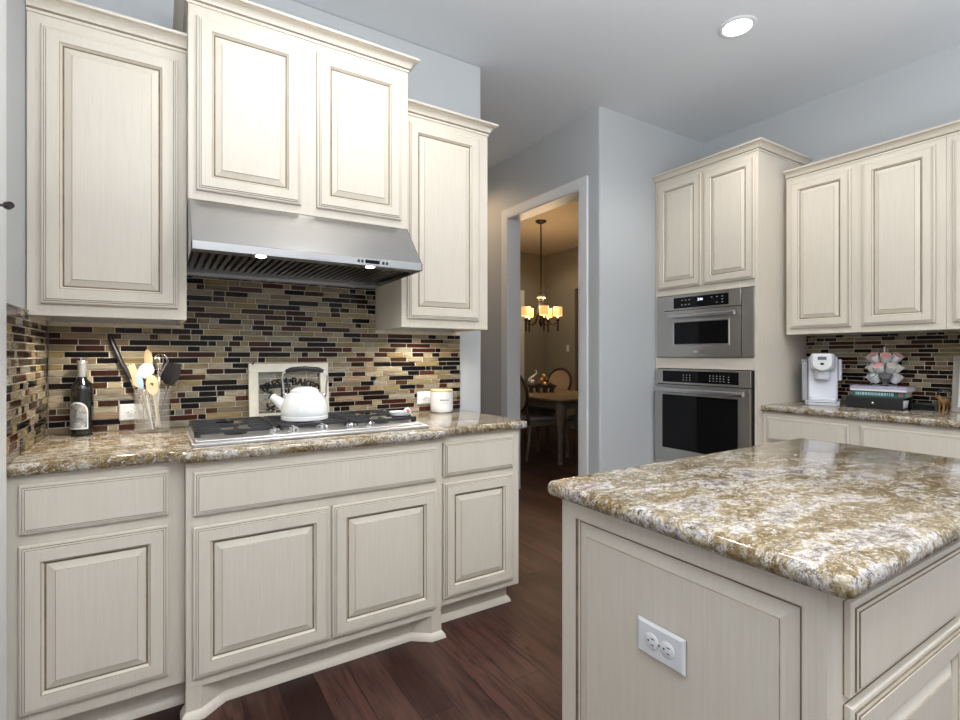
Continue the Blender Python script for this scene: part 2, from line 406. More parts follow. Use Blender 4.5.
backsplash('tile_backsplash', 'brown and tan glass mosaic tile backsplash on the wall behind the cooktop',
           [(-.378, .0985, .9155, 1.3785), (.0985, 1.016, .9155, 1.606), (1.016, 1.555, .9155, 1.3785)], .9155, (0, YW-.0065, 0), 0, 3, (.38, .74, .96, 1.19))
backsplash('tile_backsplash', 'short mosaic tile return on the left side wall next to the wine bottle',
           [(0, .688, .9155, 1.3785), (0, .33, 1.3785, 1.398)], .9155, (-.3835, 2.003, 0), PI/2, 5)
backsplash('tile_backsplash', 'brown and tan glass mosaic tile backsplash behind the coffee maker and pod carousel',
           [(0, 1.05, .9155, 1.3785)], .9155, (3.9385, 1.846, 0), -PI/2, 9)

# ------------------------------------------------------------------ left run: upper cabinets and hood
upper_cabinet((-.387, 2.34), 0, .4835, YW-2.341, 1.38, 2.44, [(.039, 1.424, .453, 2.403)],
    'cream glazed single door wall cabinet at the far left above the wine bottle', [(0, 0), (.4835, 0)])
upper_cabinet((.0975, 2.26), 0, .919, YW-2.261, 1.845, 2.60, [(.028, 1.882, .420, 2.557), (.486, 1.882, .881, 2.562)],
    'cream glazed double door wall cabinet raised above the range hood', [(0, .40), (0, 0), (.919, 0), (.919, .43)])
upper_cabinet((1.0175, 2.34), 0, .5085, YW-2.341, 1.38, 2.44, [(.029, 1.425, .450, 2.408)],
    'cream glazed single door wall cabinet right of the range hood', [(0, 0), (.5085, 0), (.5085, .35)])
# under-cabinet puck lights
for x, y, lb in ((-.132, 2.43, 'small round puck light under the far left wall cabinet'), (1.24, 2.50, 'small round puck light under the wall cabinet right of the hood')):
    r = empty('puck_light', (x, y, 1.402), 0, lb, 'light', 'under-cabinet puck lights')
    MB().lathe([(.034, 0), (.034, -.010), (.028, -.013), (.026, -.010)], 24, cap=True).build('housing', STEEL, r)
    MB().lathe([(.025, -.0115), (.0001, -.0118)], 20, cap=False).build('lens', LAMPW, r)
    spot('puck_lamp', (x, y, 1.385), 9.0, (1, .9, .75), 2.7, .02)

def make_hood():
    r = empty('range_hood', (.10, YW, 1.61), 0, 'stainless steel range hood with slanted front above the cooktop', 'range hood')
    W = .914; P = [(-.006, 0), (-.60, .012), (-.604, .014), (-.604, .044), (-.598, .048), (-.442, .232), (-.006, .232)]
    b = MB()
    # shell without a bottom: sides, slanted front, lip, top, back
    for x0, x1 in ((0, .004), (W-.004, W)):
        b.add([(x, y, z) for x in (x0, x1) for y, z in P], [tuple(range(7)), tuple(reversed(range(7, 14)))]+[(i, (i+1) % 7, 7+(i+1) % 7, 7+i) for i in range(7)])
    n = 24
    for q in range(2, 6):
        (ya, za), (yb, zb) = P[q], P[q+1]
        b.add([(0, ya, za), (W, ya, za), (W, yb, zb), (0, yb, zb)], [(0, 1, 2, 3)])
    b.add([(0, -.6, .014), (W, -.6, .014), (W, -.50, .026), (0, -.50, .026)], [(0, 1, 2, 3)])
    b.add([(0, -.006, .03), (W, -.006, .03), (W, -.006, .0), (0, -.006, .0)], [(0, 1, 2, 3)])
    b.build('canopy', STEEL, r, bevel=0, smooth=25)
    f = MB().box(.01, -.49, .05, W-.01, -.02, .055)
    for i in range(30): f.box(.016+i*.0296, -.485, .026, .032+i*.0296, -.03, .044)
    f.box(.004, -.5, .022, W-.004, -.486, .05).box(.004, -.03, .012, W-.004, -.012, .05)
    f.build('baffle_filter', steel_mat('dark_baffle_steel', (.32, .31, .30), .3), r)
    for x in (.242, .689):
        l = MB().lathe([(.030, 0), (.030, -.004), (.021, -.005), (.020, -.003)], 24).build('lamp', STEEL, r, (x, -.545, .022), (math.radians(-6.5), 0, 0))
        MB().lathe([(.0195, -.0042), (.0001, -.0045)], 20, cap=False).build('lens', LAMPW, l)
        spot('hood_lamp', (.10+x, YW-.54, 1.60), 3.5, (1, .92, .8), 2.2, .025)
    c = MB().box(.646, -.6055, .0225, .710, -.603, .0375).build('display', BLACKGL, r)
    for x in (.612, .628, .722, .738): MB().box(x, -.6055, .0235, x+.0095, -.603, .0355).build('button', BLACKPL, r)
    MB().box(.407, -.606, .019, .497, -.603, .037, 0).box(.411, -.6065, .022, .493, -.606, .034, 1).build('badge', [CHROME, STEEL], r)
make_hood()

# ------------------------------------------------------------------ left run: base cabinets
SHOE = [(0, 0), (.016, 0), (.015, .010), (.010, .020), (.004, .028), (0, .030)]
def base_cabinet(loc, rz, w, d, fronts, label, plinth, shoe, z1=.875):
    r = empty('base_cabinet', (loc[0], loc[1], 0), rz, label, 'cabinet')
    b = MB().box(0, 0, .105, w, .02, z1).box(0, .02, .105, .018, d, z1).box(w-.018, .02, .105, w, d, z1).box(.018, .02, .105, w-.018, d, .123).box(.018, d-.008, .123, w-.018, d, z1).box(.018, .02, z1-.018, w-.018, d-.008, z1)
    b.build('cabinet_body', CREAM, r, bevel=.0015)
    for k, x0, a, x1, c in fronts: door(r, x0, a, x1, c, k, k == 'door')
    MB().prism(plinth, 0, .105).build('toe_kick', CREAM, r)
    MB().sweep(shoe, SHOE).build('base_molding', TRIMW if False else CREAM, r)
    return r
base_cabinet((-.385, 2.045), 0, .4635, YW-2.046, [('drawer_front', .030, .697, .416, .848), ('door', .030, .150, .416, .664)],
    'cream base cabinet with one drawer and door left of the cooktop cabinet', [(0, .07), (.4635, .07), (.4635, .6), (0, .6)], [(0, .07), (.4635, .07)])
pl = [(0, .60), (0, 0), (.048, 0), (.122, .058), (.853, .058), (.927, 0), (.975, 0), (.975, .6)]
base_cabinet((.0795, 1.99), 0, .975, YW-1.991, [('drawer_front', .0225, .693, .9455, .841), ('door', .0205, .139, .482, .656), ('door', .4925, .139, .9465, .656)],
    'wide cream base cabinet under the cooktop with false drawer and two doors', pl, [(0, .052)]+pl[1:7]+[(.975, .052)])
base_cabinet((1.0555, 2.045), 0, .4625, YW-2.046, [('drawer_front', .034, .692, .422, .844), ('door', .034, .137, .422, .660)],
    'narrow cream base cabinet at the right end beside the doorway', [(0, .062), (.432, .062), (.432, .6), (0, .6)], [(0, .062), (.432, .062), (.432, .5)])

def countertop(name, label, poly, z0, z1, free, bevel=.015, cat='countertop'):
    """poly plan; free = indices of polygon edges that are exposed and rounded"""
    n = len(poly)
    def ex(bm):
        bm.verts.ensure_lookup_table(); es = []
        for e in bm.edges:
            a, c = e.verts
            if abs(a.co.z-c.co.z) < 1e-5:
                i, j = a.index % n, c.index % n
                k = i if (i+1) % n == j else j
                if k in free: es.append(e)
        bmesh.ops.bevel(bm, geom=es, offset=bevel, segments=4, profile=.5, affect='EDGES', clamp_overlap=True)
    return tag(MB().prism(poly, z0, z1).build(name, GRANITE, smooth=50, extra=ex), label, cat)
def ss(x0, y0, x1, y1, n=8):
    return [(x0+(x1-x0)*i/n, y0+(y1-y0)*(3*(i/n)**2-2*(i/n)**3)) for i in range(n+1)]
front = [(-.3835, 2.018)]+ss(.02, 2.018, .085, 1.958)+ss(1.045, 1.958, 1.11, 2.016)+[(1.542, 2.016), (1.553, 2.020), (1.558, 2.030)]
poly = front+[(1.558, YW-.002), (-.3835, YW-.002)]
countertop('granite_countertop', 'gold and white granite countertop around the gas cooktop', poly, .8755, .914, set(range(len(front))), .016)

# ------------------------------------------------------------------ cooktop
def make_cooktop():
    X0, X1, Y0, Y1 = .102, 1.031, 2.055, 2.585; zt = .914
    r = empty('gas_cooktop', (X0, Y0, zt), 0, 'stainless five burner gas cooktop with black cast iron grates', 'cooktop')
    W = X1-X0; D = Y1-Y0
    MB().box(0, 0, .0005, W, D, .012).box(.012, .035, .012, W-.012, D-.01, .018).build('steel_tray', steel_mat('satin_tray_steel', (.66, .66, .66), .42), r, bevel=.004)
    gx = [(.012, .308), (.314, .612), (.618, .917)]
    for gi, (a, b_) in enumerate(gx):
        y0 = .115 if gi != 1 else .150; y1 = D-.02
        g = MB(); t = .011; z0 = .030; z1 = .041
        g.box(a, y0, z0-.002, b_, y0+t, z1).box(a, y1-t, z0-.002, b_, y1, z1).box(a, y0, z0-.002, a+t, y1, z1).box(b_-t, y0, z0-.002, b_, y1, z1)
        for k in (1, 2, 4, 5):
            yy = y0+(y1-y0)*k/6; g.box(a+t, yy-.005, z0, a+.095, yy+.005, z1).box(b_-.095, yy-.005, z0, b_-t, yy+.005, z1)
        my = (y0+y1)/2; g.box(a+t, my-.006, z0, b_-t, my+.006, z1)
        mx = (a+b_)/2
        g.box(mx-.006, y0+t, z0, mx+.006, y0+.09, z1).box(mx-.006, y1-.09, z0, mx+.006, y1-t, z1)
        for px in (a, b_-.02):
            for py in (y0, y1-.02): g.box(px, py, .017, px+.02, py+.02, z0)
        g.build('grate', BLACKIR, r, bevel=.002)
    for x, y in ((.158, .17), (.158, .40), (.458, .32), (.757, .17), (.757, .40)):
        MB().lathe([(.042, 0), (.042, .004), (.030, .006), (.028, .0105), (.0001, .0105)], 24, (x, y, .0182)).build('burner', BLACKIR, r)
    for x in (.285, .358, .474, .597, .680):
        MB().lathe([(.026, 0), (.026, .004), (.022, .006), (.0215, .020), (.017, .025), (.0001, .026)], 24, (x, .080, .012)).box(x-.004, .058, .034, x+.004, .102, .042).build('knob', CHROME, r)
make_cooktop()

# ------------------------------------------------------------------ text helper
def text_mesh(txt, size, depth=.002, align='CENTER', space=1.0):
    cu = bpy.data.curves.new('lettering', 'FONT'); cu.body = txt; cu.size = size; cu.extrude = depth/2; cu.align_x = align; cu.space_character = space
    cu.resolution_u = 3
    o = bpy.data.objects.new('lettering', cu); COL.objects.link(o)
    dg = bpy.context.evaluated_depsgraph_get(); me = bpy.data.meshes.new_from_object(o.evaluated_get(dg))
    bpy.data.objects.remove(o); bpy.data.curves.remove(cu)
    vs = [tuple(v.co) for v in me.vertices]; fs = [tuple(p.vertices) for p in me.polygons]
    bpy.data.meshes.remove(me); return vs, fs
def letters(mb, txt, size, x, z, y, arc=None, mat=0, depth=.002, bold=0, sx=1.0):
    vs, fs = text_mesh(txt, size, depth)
    out = []
    for a, b_, c in vs:
        a *= sx
        if arc:
            th = a/arc; px = (arc+b_)*math.sin(th); pz = (arc+b_)*math.cos(th)-arc
        else: px, pz = a, b_
        out.append((x+px, y-c, z+pz))
    mb.add(out, fs, mat)
    if bold:
        mb.add([(p[0]+bold, p[1]-.0002, p[2]) for p in out], fs, mat); mb.add([(p[0], p[1]-.0004, p[2]+bold) for p in out], fs, mat)

# sign leaning on the backsplash behind the cooktop
def make_sign():
    r = empty('framed_sign', (.558, 2.648, .9150), 0, 'cream framed glass sign lettered fresh baked pies behind the kettle', 'sign')
    r.rotation_euler = (math.radians(-6), 0, 0)
    W, Hh, f = .380, .285, .042
    b = MB()
    for x0, z0, x1, z1 in ((-W/2, 0, W/2, f), (-W/2, Hh-f, W/2, Hh), (-W/2, f, -W/2+f, Hh-f), (W/2-f, f, W/2, Hh-f)):
        b.box(x0, -.010, z0, x1, .010, z1)
    b.box(-W/2+f-.006, -.013, f-.006, W/2-f+.006, -.009, f).box(-W/2+f-.006, -.013, Hh-f, W/2-f+.006, -.009, Hh-f+.006).box(-W/2+f-.006, -.013, f, -W/2+f, -.009, Hh-f).box(W/2-f, -.013, f, W/2-f+.006, -.009, Hh-f)
    b.build('frame', simple('cream_frame_paint', (.70, .67, .58), .5), r, bevel=.002)
    MB().box(-W/2+f-.004, -.001, f-.004, W/2-f+.004, .002, Hh-f+.004).build('glass', THINGL, r)
    INK = simple('black_sign_paint', (.004, .004, .004), .9)
    for txt, size, x, z, sx in (('FRESH', .050, -.070, 0, .86), ('BAKED', .050, .074, 0, .86), ('\u00b7', .060, .002, 0, 1)):
        t = MB(); vs, fs = text_mesh(txt, size, .002)
        for dx, dz in ((0, 0), (.0022, 0), (0, .0022), (.0022, .0022), (-.0012, .001)):
            out = []
            for a, b_, c in vs:
                a = a*sx+x+dx; th = a/.24; out.append(((.24+b_+dz)*math.sin(th), -.0035-c-dx*.1-dz*.07, .178+(.24+b_+dz)*math.cos(th)-.24))
            t.add(out, fs)
        t.build('lettering', INK, r, smooth=0)
    for txt, size, x, z in (('PIES', .062, .005, .116), ('5\u00a2', .046, -.095, .056)):
        t = MB(); letters(t, txt, size, x, z, -.0035, bold=.003); t.build('lettering', INK, r, smooth=0)
    MB().tube([(-.112, -.003, .165), (-.106, -.003, .148), (-.09, -.003, .135), (-.082, -.003, .122)], .0035, 6).build('flourish', INK, r)
    MB().tube([(-.168, -.006, Hh-.012), (-.172, -.010, Hh-.002), (-.164, -.008, Hh+.010), (-.158, -.002, Hh+.014)], .003, 6).build('hanging_cord', BLACKPL, r)
make_sign()

# kettle
def make_kettle():
    r = empty('tea_kettle', (.552, 2.335, .9555), math.radians(-28), 'white enamel tea kettle with black grip standing on the cooktop grate', 'kettle')
    MB().lathe([(.094, 0), (.100, .004), (.1005, .018), (.0985, .020), (.100, .024), (.1005, .040), (.097, .065), (.088, .092), (.074, .112), (.060, .124), (.056, .126)], 40).build('body', IVORY, r)
    MB().lathe([(.060, .122), (.062, .126), (.060, .130), (.050, .138), (.030, .145), (.0001, .147)], 36).build('lid', IVORY, r)
    MB().lathe([(.007, .145), (.006, .153), (.012, .158), (.013, .165), (.0001, .168)], 16).build('lid_knob', BLACKPL, r)
    sp = [(-.070, 0, .050), (-.094, 0, .066), (-.120, 0, .086), (-.143, 0, .104)]
    MB().tube(sp, [.034, .027, .020, .0155], 16).build('spout', IVORY, r)
    MB().tube([(-.1425, 0, .1035), (-.1475, 0, .1075)], [.0165, .0160], 16).ball((-.147, 0, .121), .0085, 10).build('spout_cap', BLACKPL, r)
    for s in (-1, 1):
        MB().tube([(s*.084, 0, .104), (s*.092, 0, .120), (s*.094, 0, .150), (s*.098, 0, .180), (s*.094, 0, .205), (s*.078, 0, .215)], [.006, .005, .0045, .0045, .0045, .005], 10).ball((s*.083, 0, .107), .012, 10).build('handle_arm', CHROME, r)
    MB().tube([(-.082, 0, .213), (-.06, 0, .221), (0, 0, .225), (.06, 0, .221), (.082, 0, .213)], [.008, .0105, .0115, .0105, .008], 14).build('grip', BLACKPL, r)
make_kettle()

# floral spoon rest on the right grate
sr = empty('spoon_rest', (.968, 2.245, .9555), math.radians(-25), 'small white floral ceramic spoon rest on the right grate of the cooktop', 'spoon rest')
sr.scale = (1.25, 1.25, 1.35)
MB().lathe([(.030, .001), (.036, .004), (.042, .014), (.040, .0145), (.034, .006), (.0001, .004)], 24, (0, 0, 0), 0, Matrix.Diagonal((1, .8, 1, 1))).ball((.028, -.010, .014), .015, 12, 0).build('dish', IVORY, sr)
MB().ball((.031, -.021, .018), .0075, 8).build('flower_motif', REDM, sr)
MB().ball((-.02, 0, .006), .014, 10, 0, (1, .8, .35)).ball((.0, .012, .008), .012, 10, 0, (1, .8, .4)).build('leaf_motif', lab('dusty_green_glaze', (.20, .32, .27)), sr)

# wine bottle
def make_bottle():
    r = empty('wine_bottle', (-.262, 2.625, .9145), 0, 'dark wine bottle with grey arched label on the counter by the side wall', 'bottle')
    MB().lathe([(.034, 0), (.0375, .003), (.038, .010), (.038, .180), (.036, .195), (.029, .212), (.018, .228), (.0150, .238), (.0145, .262)], 32).build('body', BOTTLE, r)
    MB().lathe([(.0152, .238), (.0155, .240), (.0152, .288), (.0170, .290), (.0172, .301), (.0155, .304), (.0001, .304)], 24).build('capsule', PEWTER, r)
    # label: curved patch, arched top
    a0, a1 = math.radians(-90-62), math.radians(-90+62); ac = math.radians(-112)
    def patch(rad, half, zb, zt, zarch, n=22):
        vs = []; fs = []
        for i in range(n+1):
            u = -1+2*i/n; a = ac+u*half; top = zt+zarch*math.sqrt(max(0, 1-u*u))
            for z in (zb, (zb+top)/2, top): vs.append((rad*math.cos(a), rad*math.sin(a), z))
        for i in range(n):
            for q in (0, 1): fs.append((i*3+q, i*3+3+q, i*3+4+q, i*3+1+q))
        return MB().add(vs, fs)
    lb = patch(.0384, 1.02, .028, .098, .040).build('label', simple('silver_white_label', (.72, .72, .72), .5), r)
    t = NT('grey_etched_label_picture'); f = t.noise(t.coords((40, 40, 40)), 1, 5, .6); t.base(t.ramp(f, [(.35, (.10, .10, .10)), (.5, (.30, .30, .30)), (.68, (.60, .60, .60))])); t.set(Roughness=.5)
    patch(.0386, .90, .034, .096, .035).build('label_picture', t.m, lb)
    pb = MB()
    for k in range(3): 
        q = patch(.0389, .55-.1*k, .040+.006*k, .0415+.006*k, 0); pb.add(q.v, q.f)
    pb.build('label_lettering', MARK, lb)
make_bottle()

# ------------------------------------------------------------------ utensils in the glass jar
JX, JY, JZ = -.020, 2.608, .9145
jr = empty('utensil_jar', (JX, JY, JZ), 0, 'clear glass jar full of cooking utensils left of the cooktop', 'jar')
MB().lathe([(.060, .001), (.066, .004), (.067, .012), (.067, .178), (.0655, .184), (.063, .184), (.0635, .012), (.060, .008), (.0001, .007)], 36).build('jar_body', AMBGL, jr)
RX, RY = .8456, -.534
def jp(u, v, dep=0):    # spot in the jar: u, v in mm right of / above the jar foot, dep towards the wall
    return Vector((JX+u*.001*RX+dep*.001*.534, JY+u*.001*RY+dep*.001*.8456, JZ+.009+v*.001))
def utensil(name, label, pts, r, mat, flat=1.0, head=None, cat='utensil', n=8):
    b0 = Vector(pts[0]); e = empty(name, b0, 0, label, cat, 'utensils in the glass jar')
    P = [Vector(p)-b0 for p in pts]
    MB().tube(P, r, n, 0, None, flat).build('handle', mat, e, smooth=60)
    if head: head(e, P)
    return e
FR = Matrix(((RX, -.534*-1, 0, 0), (RY, .8456, 0, 0), (0, 0, 1, 0), (0, 0, 0, 1)))   # columns: screen right, into wall, up
FR = Matrix(((RX, .534, 0), (RY, .8456, 0), (0, 0, 1))).to_4x4()
def paddle(mat, c, sc, tilt, name='head', hole=False):
    def f(e, P):
        M = Matrix.Translation(P[-1]) @ FR @ Matrix.Rotation(tilt, 4, 'Y') @ Matrix.Translation(c)
        mb = MB()
        if hole:
            n = 20; vs = []
            for q, (ro, ri) in enumerate(((1, .30),)):
                for y in (-1, 1):
                    for i in range(n):
                        a = 2*PI*i/n; vs.append((sc[0]*math.cos(a), y*sc[1], sc[2]*math.sin(a)))
                    for i in range(n):
                        a = 2*PI*i/n; vs.append((sc[0]*.30*math.cos(a), y*sc[1], sc[0]*.30*math.sin(a)+sc[2]*.1))
            fs = []
            for i in range(n):
                j = (i+1) % n
                fs += [(i, j, n+j, n+i), (2*n+i, 3*n+i, 3*n+j, 2*n+j), (i, 2*n+i, 2*n+j, j), (n+i, n+j, 3*n+j, 3*n+i)]
            mb.add(vs, fs, 0, M)
        else: mb.ball((0, 0, 0), 1, 18, 0, sc, M)
        mb.build(name, mat, e, smooth=60)
    return f
def blade(mat, w0, w1, h, t, tilt, slots=False, name='blade'):
    def f(e, P):
        M = Matrix.Translation(P[-1]) @ FR @ Matrix.Rotation(tilt, 4, 'Y')
        mb = MB(); vs = [(-w0, -t, 0), (w0, -t, 0), (w1, -t, h*.35), (w1, -t, h), (-w1, -t, h*.93), (-w1, -t, h*.35)]
        vs += [(x, t, z) for x, y, z in vs]; k = 6
        mb.add(vs, [tuple(range(k)), tuple(reversed(range(k, 2*k)))]+[(i, (i+1) % k, k+(i+1) % k, k+i) for i in range(k)], 0, M)
        mb.build(name, mat, e, bevel=.0015)
    return f
utensil('cooking_tongs', 'long dark cooking tool with thick black handle leaning left out of the jar', [jp(-48, 120, -20), jp(-78, 215, -26), jp(-110, 278, -30)], [.005, .006, .007], STEEL, .6,
        lambda e, P: MB().tube([P[1]+(P[2]-P[1])*.0, P[1]+(P[2]-P[1])*.5+Vector((0, 0, .006)), P[2], P[2]+(P[2]-P[1])*.85+Vector((0, 0, .012)), P[2]+(P[2]-P[1])*1.45+Vector((0, 0, .022))], [.007, .0095, .010, .0105, .009], 10).build('black_grip', BLACKPL, e, smooth=60))
utensil('spatula', 'pale bamboo spatula leaning left in the glass jar', [jp(2, 6, -10), jp(-40, 140, -15), jp(-52, 182, -16)], .0055, SPOONW, .5, blade(SPOONW, .008, .022, .100, .0028, math.radians(-22)))
utensil('spatula', 'wooden spatula with coral red tip low on the left of the jar', [jp(4, 8, 16), jp(-30, 150, 14), jp(-38, 190, 14)], .005, SPOONW, .5, blade(REDM, .006, .0125, .045, .0028, math.radians(-14)))
utensil('wooden_spoon', 'tall wooden spoon standing highest at the middle back of the jar', [jp(12, 6, 32), jp(-18, 180, 38), jp(-36, 258, 41)], .0055, SPOONW, .8, paddle(SPOONW, (-.003, 0, .040), (.0195, .005, .046), math.radians(-8)))
utensil('serving_spoon', 'white plastic serving spoon with big oval bowl in the jar', [jp(32, 8, -6), jp(12, 150, -14), jp(0, 232, -17)], [.005, .0055, .006], WPLAST, .6, paddle(WPLAST, (-.004, 0, .024), (.037, .008, .032), math.radians(-38), 'bowl'))
utensil('spatula', 'pale blue silicone spatula in front of the white spoon', [jp(18, 8, -40), jp(-2, 140, -52), jp(-8, 175, -56)], .004, STEEL, .8, blade(BLUEM, .008, .0125, .062, .003, math.radians(-16)))
utensil('wooden_spoon', 'wooden spoon with a round hole in its head at the front of the jar', [jp(46, 12, -22), jp(36, 110, -27), jp(29, 157, -30)], .005, SPOONW, .7, paddle(SPOONW, (-.002, 0, .034), (.026, .004, .043), math.radians(-12), hole=True))
utensil('turner', 'black nylon turner with wide flat blade leaning right out of the jar', [jp(4, 8, 26), jp(40, 160, 34), jp(47, 188, 36)], .005, BLACKPL, .6, blade(BLACKPL, .018, .041, .100, .002, math.radians(10)))
def whisk_head(e, P):
    mb = MB(); d = (P[-1]-P[0]).normalized()
    for k in range(5):
        a = PI*k/5; pts = []
        for i in range(15):
            t = i/14*2-1; z = .10*(1-t*t)**.55 if abs(t) < 1 else 0; x = .027*math.copysign(math.sin(abs(t)*PI*.62)/.93 if abs(t) < .8 else (1-abs(t))/.2*.96+.02, t)
            pts.append(P[-1]+d*z+FR.to_3x3() @ Vector((x*math.cos(a), x*math.sin(a), 0)))
        mb.tube(pts, .0009, 5)
    mb.build('wires', CHROME, e, smooth=60)
utensil('whisk', 'thin wire whisk with white handle behind the black turner', [jp(14, 8, 2), jp(25, 150, 0), jp(30, 222, -1)], .0045, WPLAST, 1, whisk_head)
utensil('measuring_spoon', 'steel measuring spoon standing in front inside the jar', [jp(-6, 8, -44), jp(-10, 150, -52)], [.005, .003], STEEL, .5, paddle(CHROME, (0, 0, .012), (.014, .006, .016), 0, 'bowl'))
utensil('wooden_spoon', 'cream handled spoon standing head down inside the jar', [jp(26, 4, -40), jp(6, 150, -50)], [.007, .005], WPLAST, .5)

# canister
cr = empty('canister', (1.380, 2.600, .9145), 0, 'white ceramic canister with pale wooden lid right of the cooktop', 'canister')
cr.scale = (1.06, 1.06, 1.06)
MB().lathe([(.050, 0), (.057, .004), (.061, .014), (.062, .030), (.062, .108), (.060, .110)], 36).build('canister_body', IVORY, cr)
MB().lathe([(.060, .108), (.061, .111), (.061, .120), (.058, .123), (.0001, .123)], 36).build('lid', LIDW, cr)
mk = MB()
for k in range(7):
    a = math.radians(-122+k*6.4); hgt = .006 if k else .008
    mk.cbox((0, 0, 0), (.0045, .0008, hgt), 0, Matrix.Translation((.0622*math.cos(a), .0622*math.sin(a), .068)) @ Matrix.Rotation(a+PI/2, 4, 'Z'))
for k in range(4):
    a = math.radians(-108+k*6.0)
    mk.cbox((0, 0, 0), (.0035, .0008, .002), 0, Matrix.Translation((.0622*math.cos(a), .0622*math.sin(a), .052)) @ Matrix.Rotation(a+PI/2, 4, 'Z'))
mk.build('printed_label', simple('dark_grey_print', (.10, .10, .11), .6), cr)

# ------------------------------------------------------------------ outlets
def outlet(loc, rz, label, horiz=True):
    r = empty('wall_outlet', loc, rz, label, 'outlet', 'white electrical outlets')
    M = Matrix.Rotation(PI/2, 4, 'Y') if horiz else Matrix.Identity(4)
    b = MB(); w, h, i = .036, .0585, .005
    vs = [(-w, 0, -h), (w, 0, -h), (w, 0, h), (-w, 0, h), (-w, -.002, -h), (w, -.002, -h), (w, -.002, h), (-w, -.002, h), (-w+i, -.0065, -h+i), (w-i, -.0065, -h+i), (w-i, -.0065, h-i), (-w+i, -.0065, h-i)]
    fs = [(3, 2, 1, 0), (8, 9, 10, 11)]
    for q in (0, 4):
        for j in range(4): fs.append((q+j, q+(j+1) % 4, q+4+(j+1) % 4, q+4+j))
    b.add(vs, fs, 0, M)
    b.build('cover_plate', WPLAST, r, smooth=25)
    for s in (-1, 1):
        T = M @ Matrix.Translation((0, -.0065, s*.0195)) @ Matrix.Rotation(PI/2, 4, 'X')
        k = MB().lathe([(.0168, 0), (.0168, .0016), (.0155, .0024), (.0001, .0024)], 28, (0, 0, 0), 0, T)
        f = k.build('receptacle', IVORY, r)
        sl = MB()
        for sx in (-1, 1): sl.box(sx*.0062-.0011, -.0092, s*.0195+.0005, sx*.0062+.0011, -.0088, s*.0195+(.0085 if sx < 0 else .0070), 0, M)
        sl.lathe([(.0024, 0), (.0024, .0026), (.0001, .0026)], 12, (0, 0, 0), 0, M @ Matrix.Translation((0, -.0065, s*.0195-.0065)) @ Matrix.Rotation(PI/2, 4, 'X'))
        sl.build('slots', DARKSLOT, f)
    MB().lathe([(.0028, 0), (.0028, .001), (.0001, .0014)], 12, (0, 0, 0), 0, M @ Matrix.Translation((0, -.0065, 0)) @ Matrix.Rotation(PI/2, 4, 'X')).build('screw', STEEL, r)
outlet((-.083, YW-.0115, .993), 0, 'white outlet on the tiles between wine bottle and utensil jar')
outlet((1.325, YW-.0115, .993), 0, 'white outlet on the tiles just left of the canister')

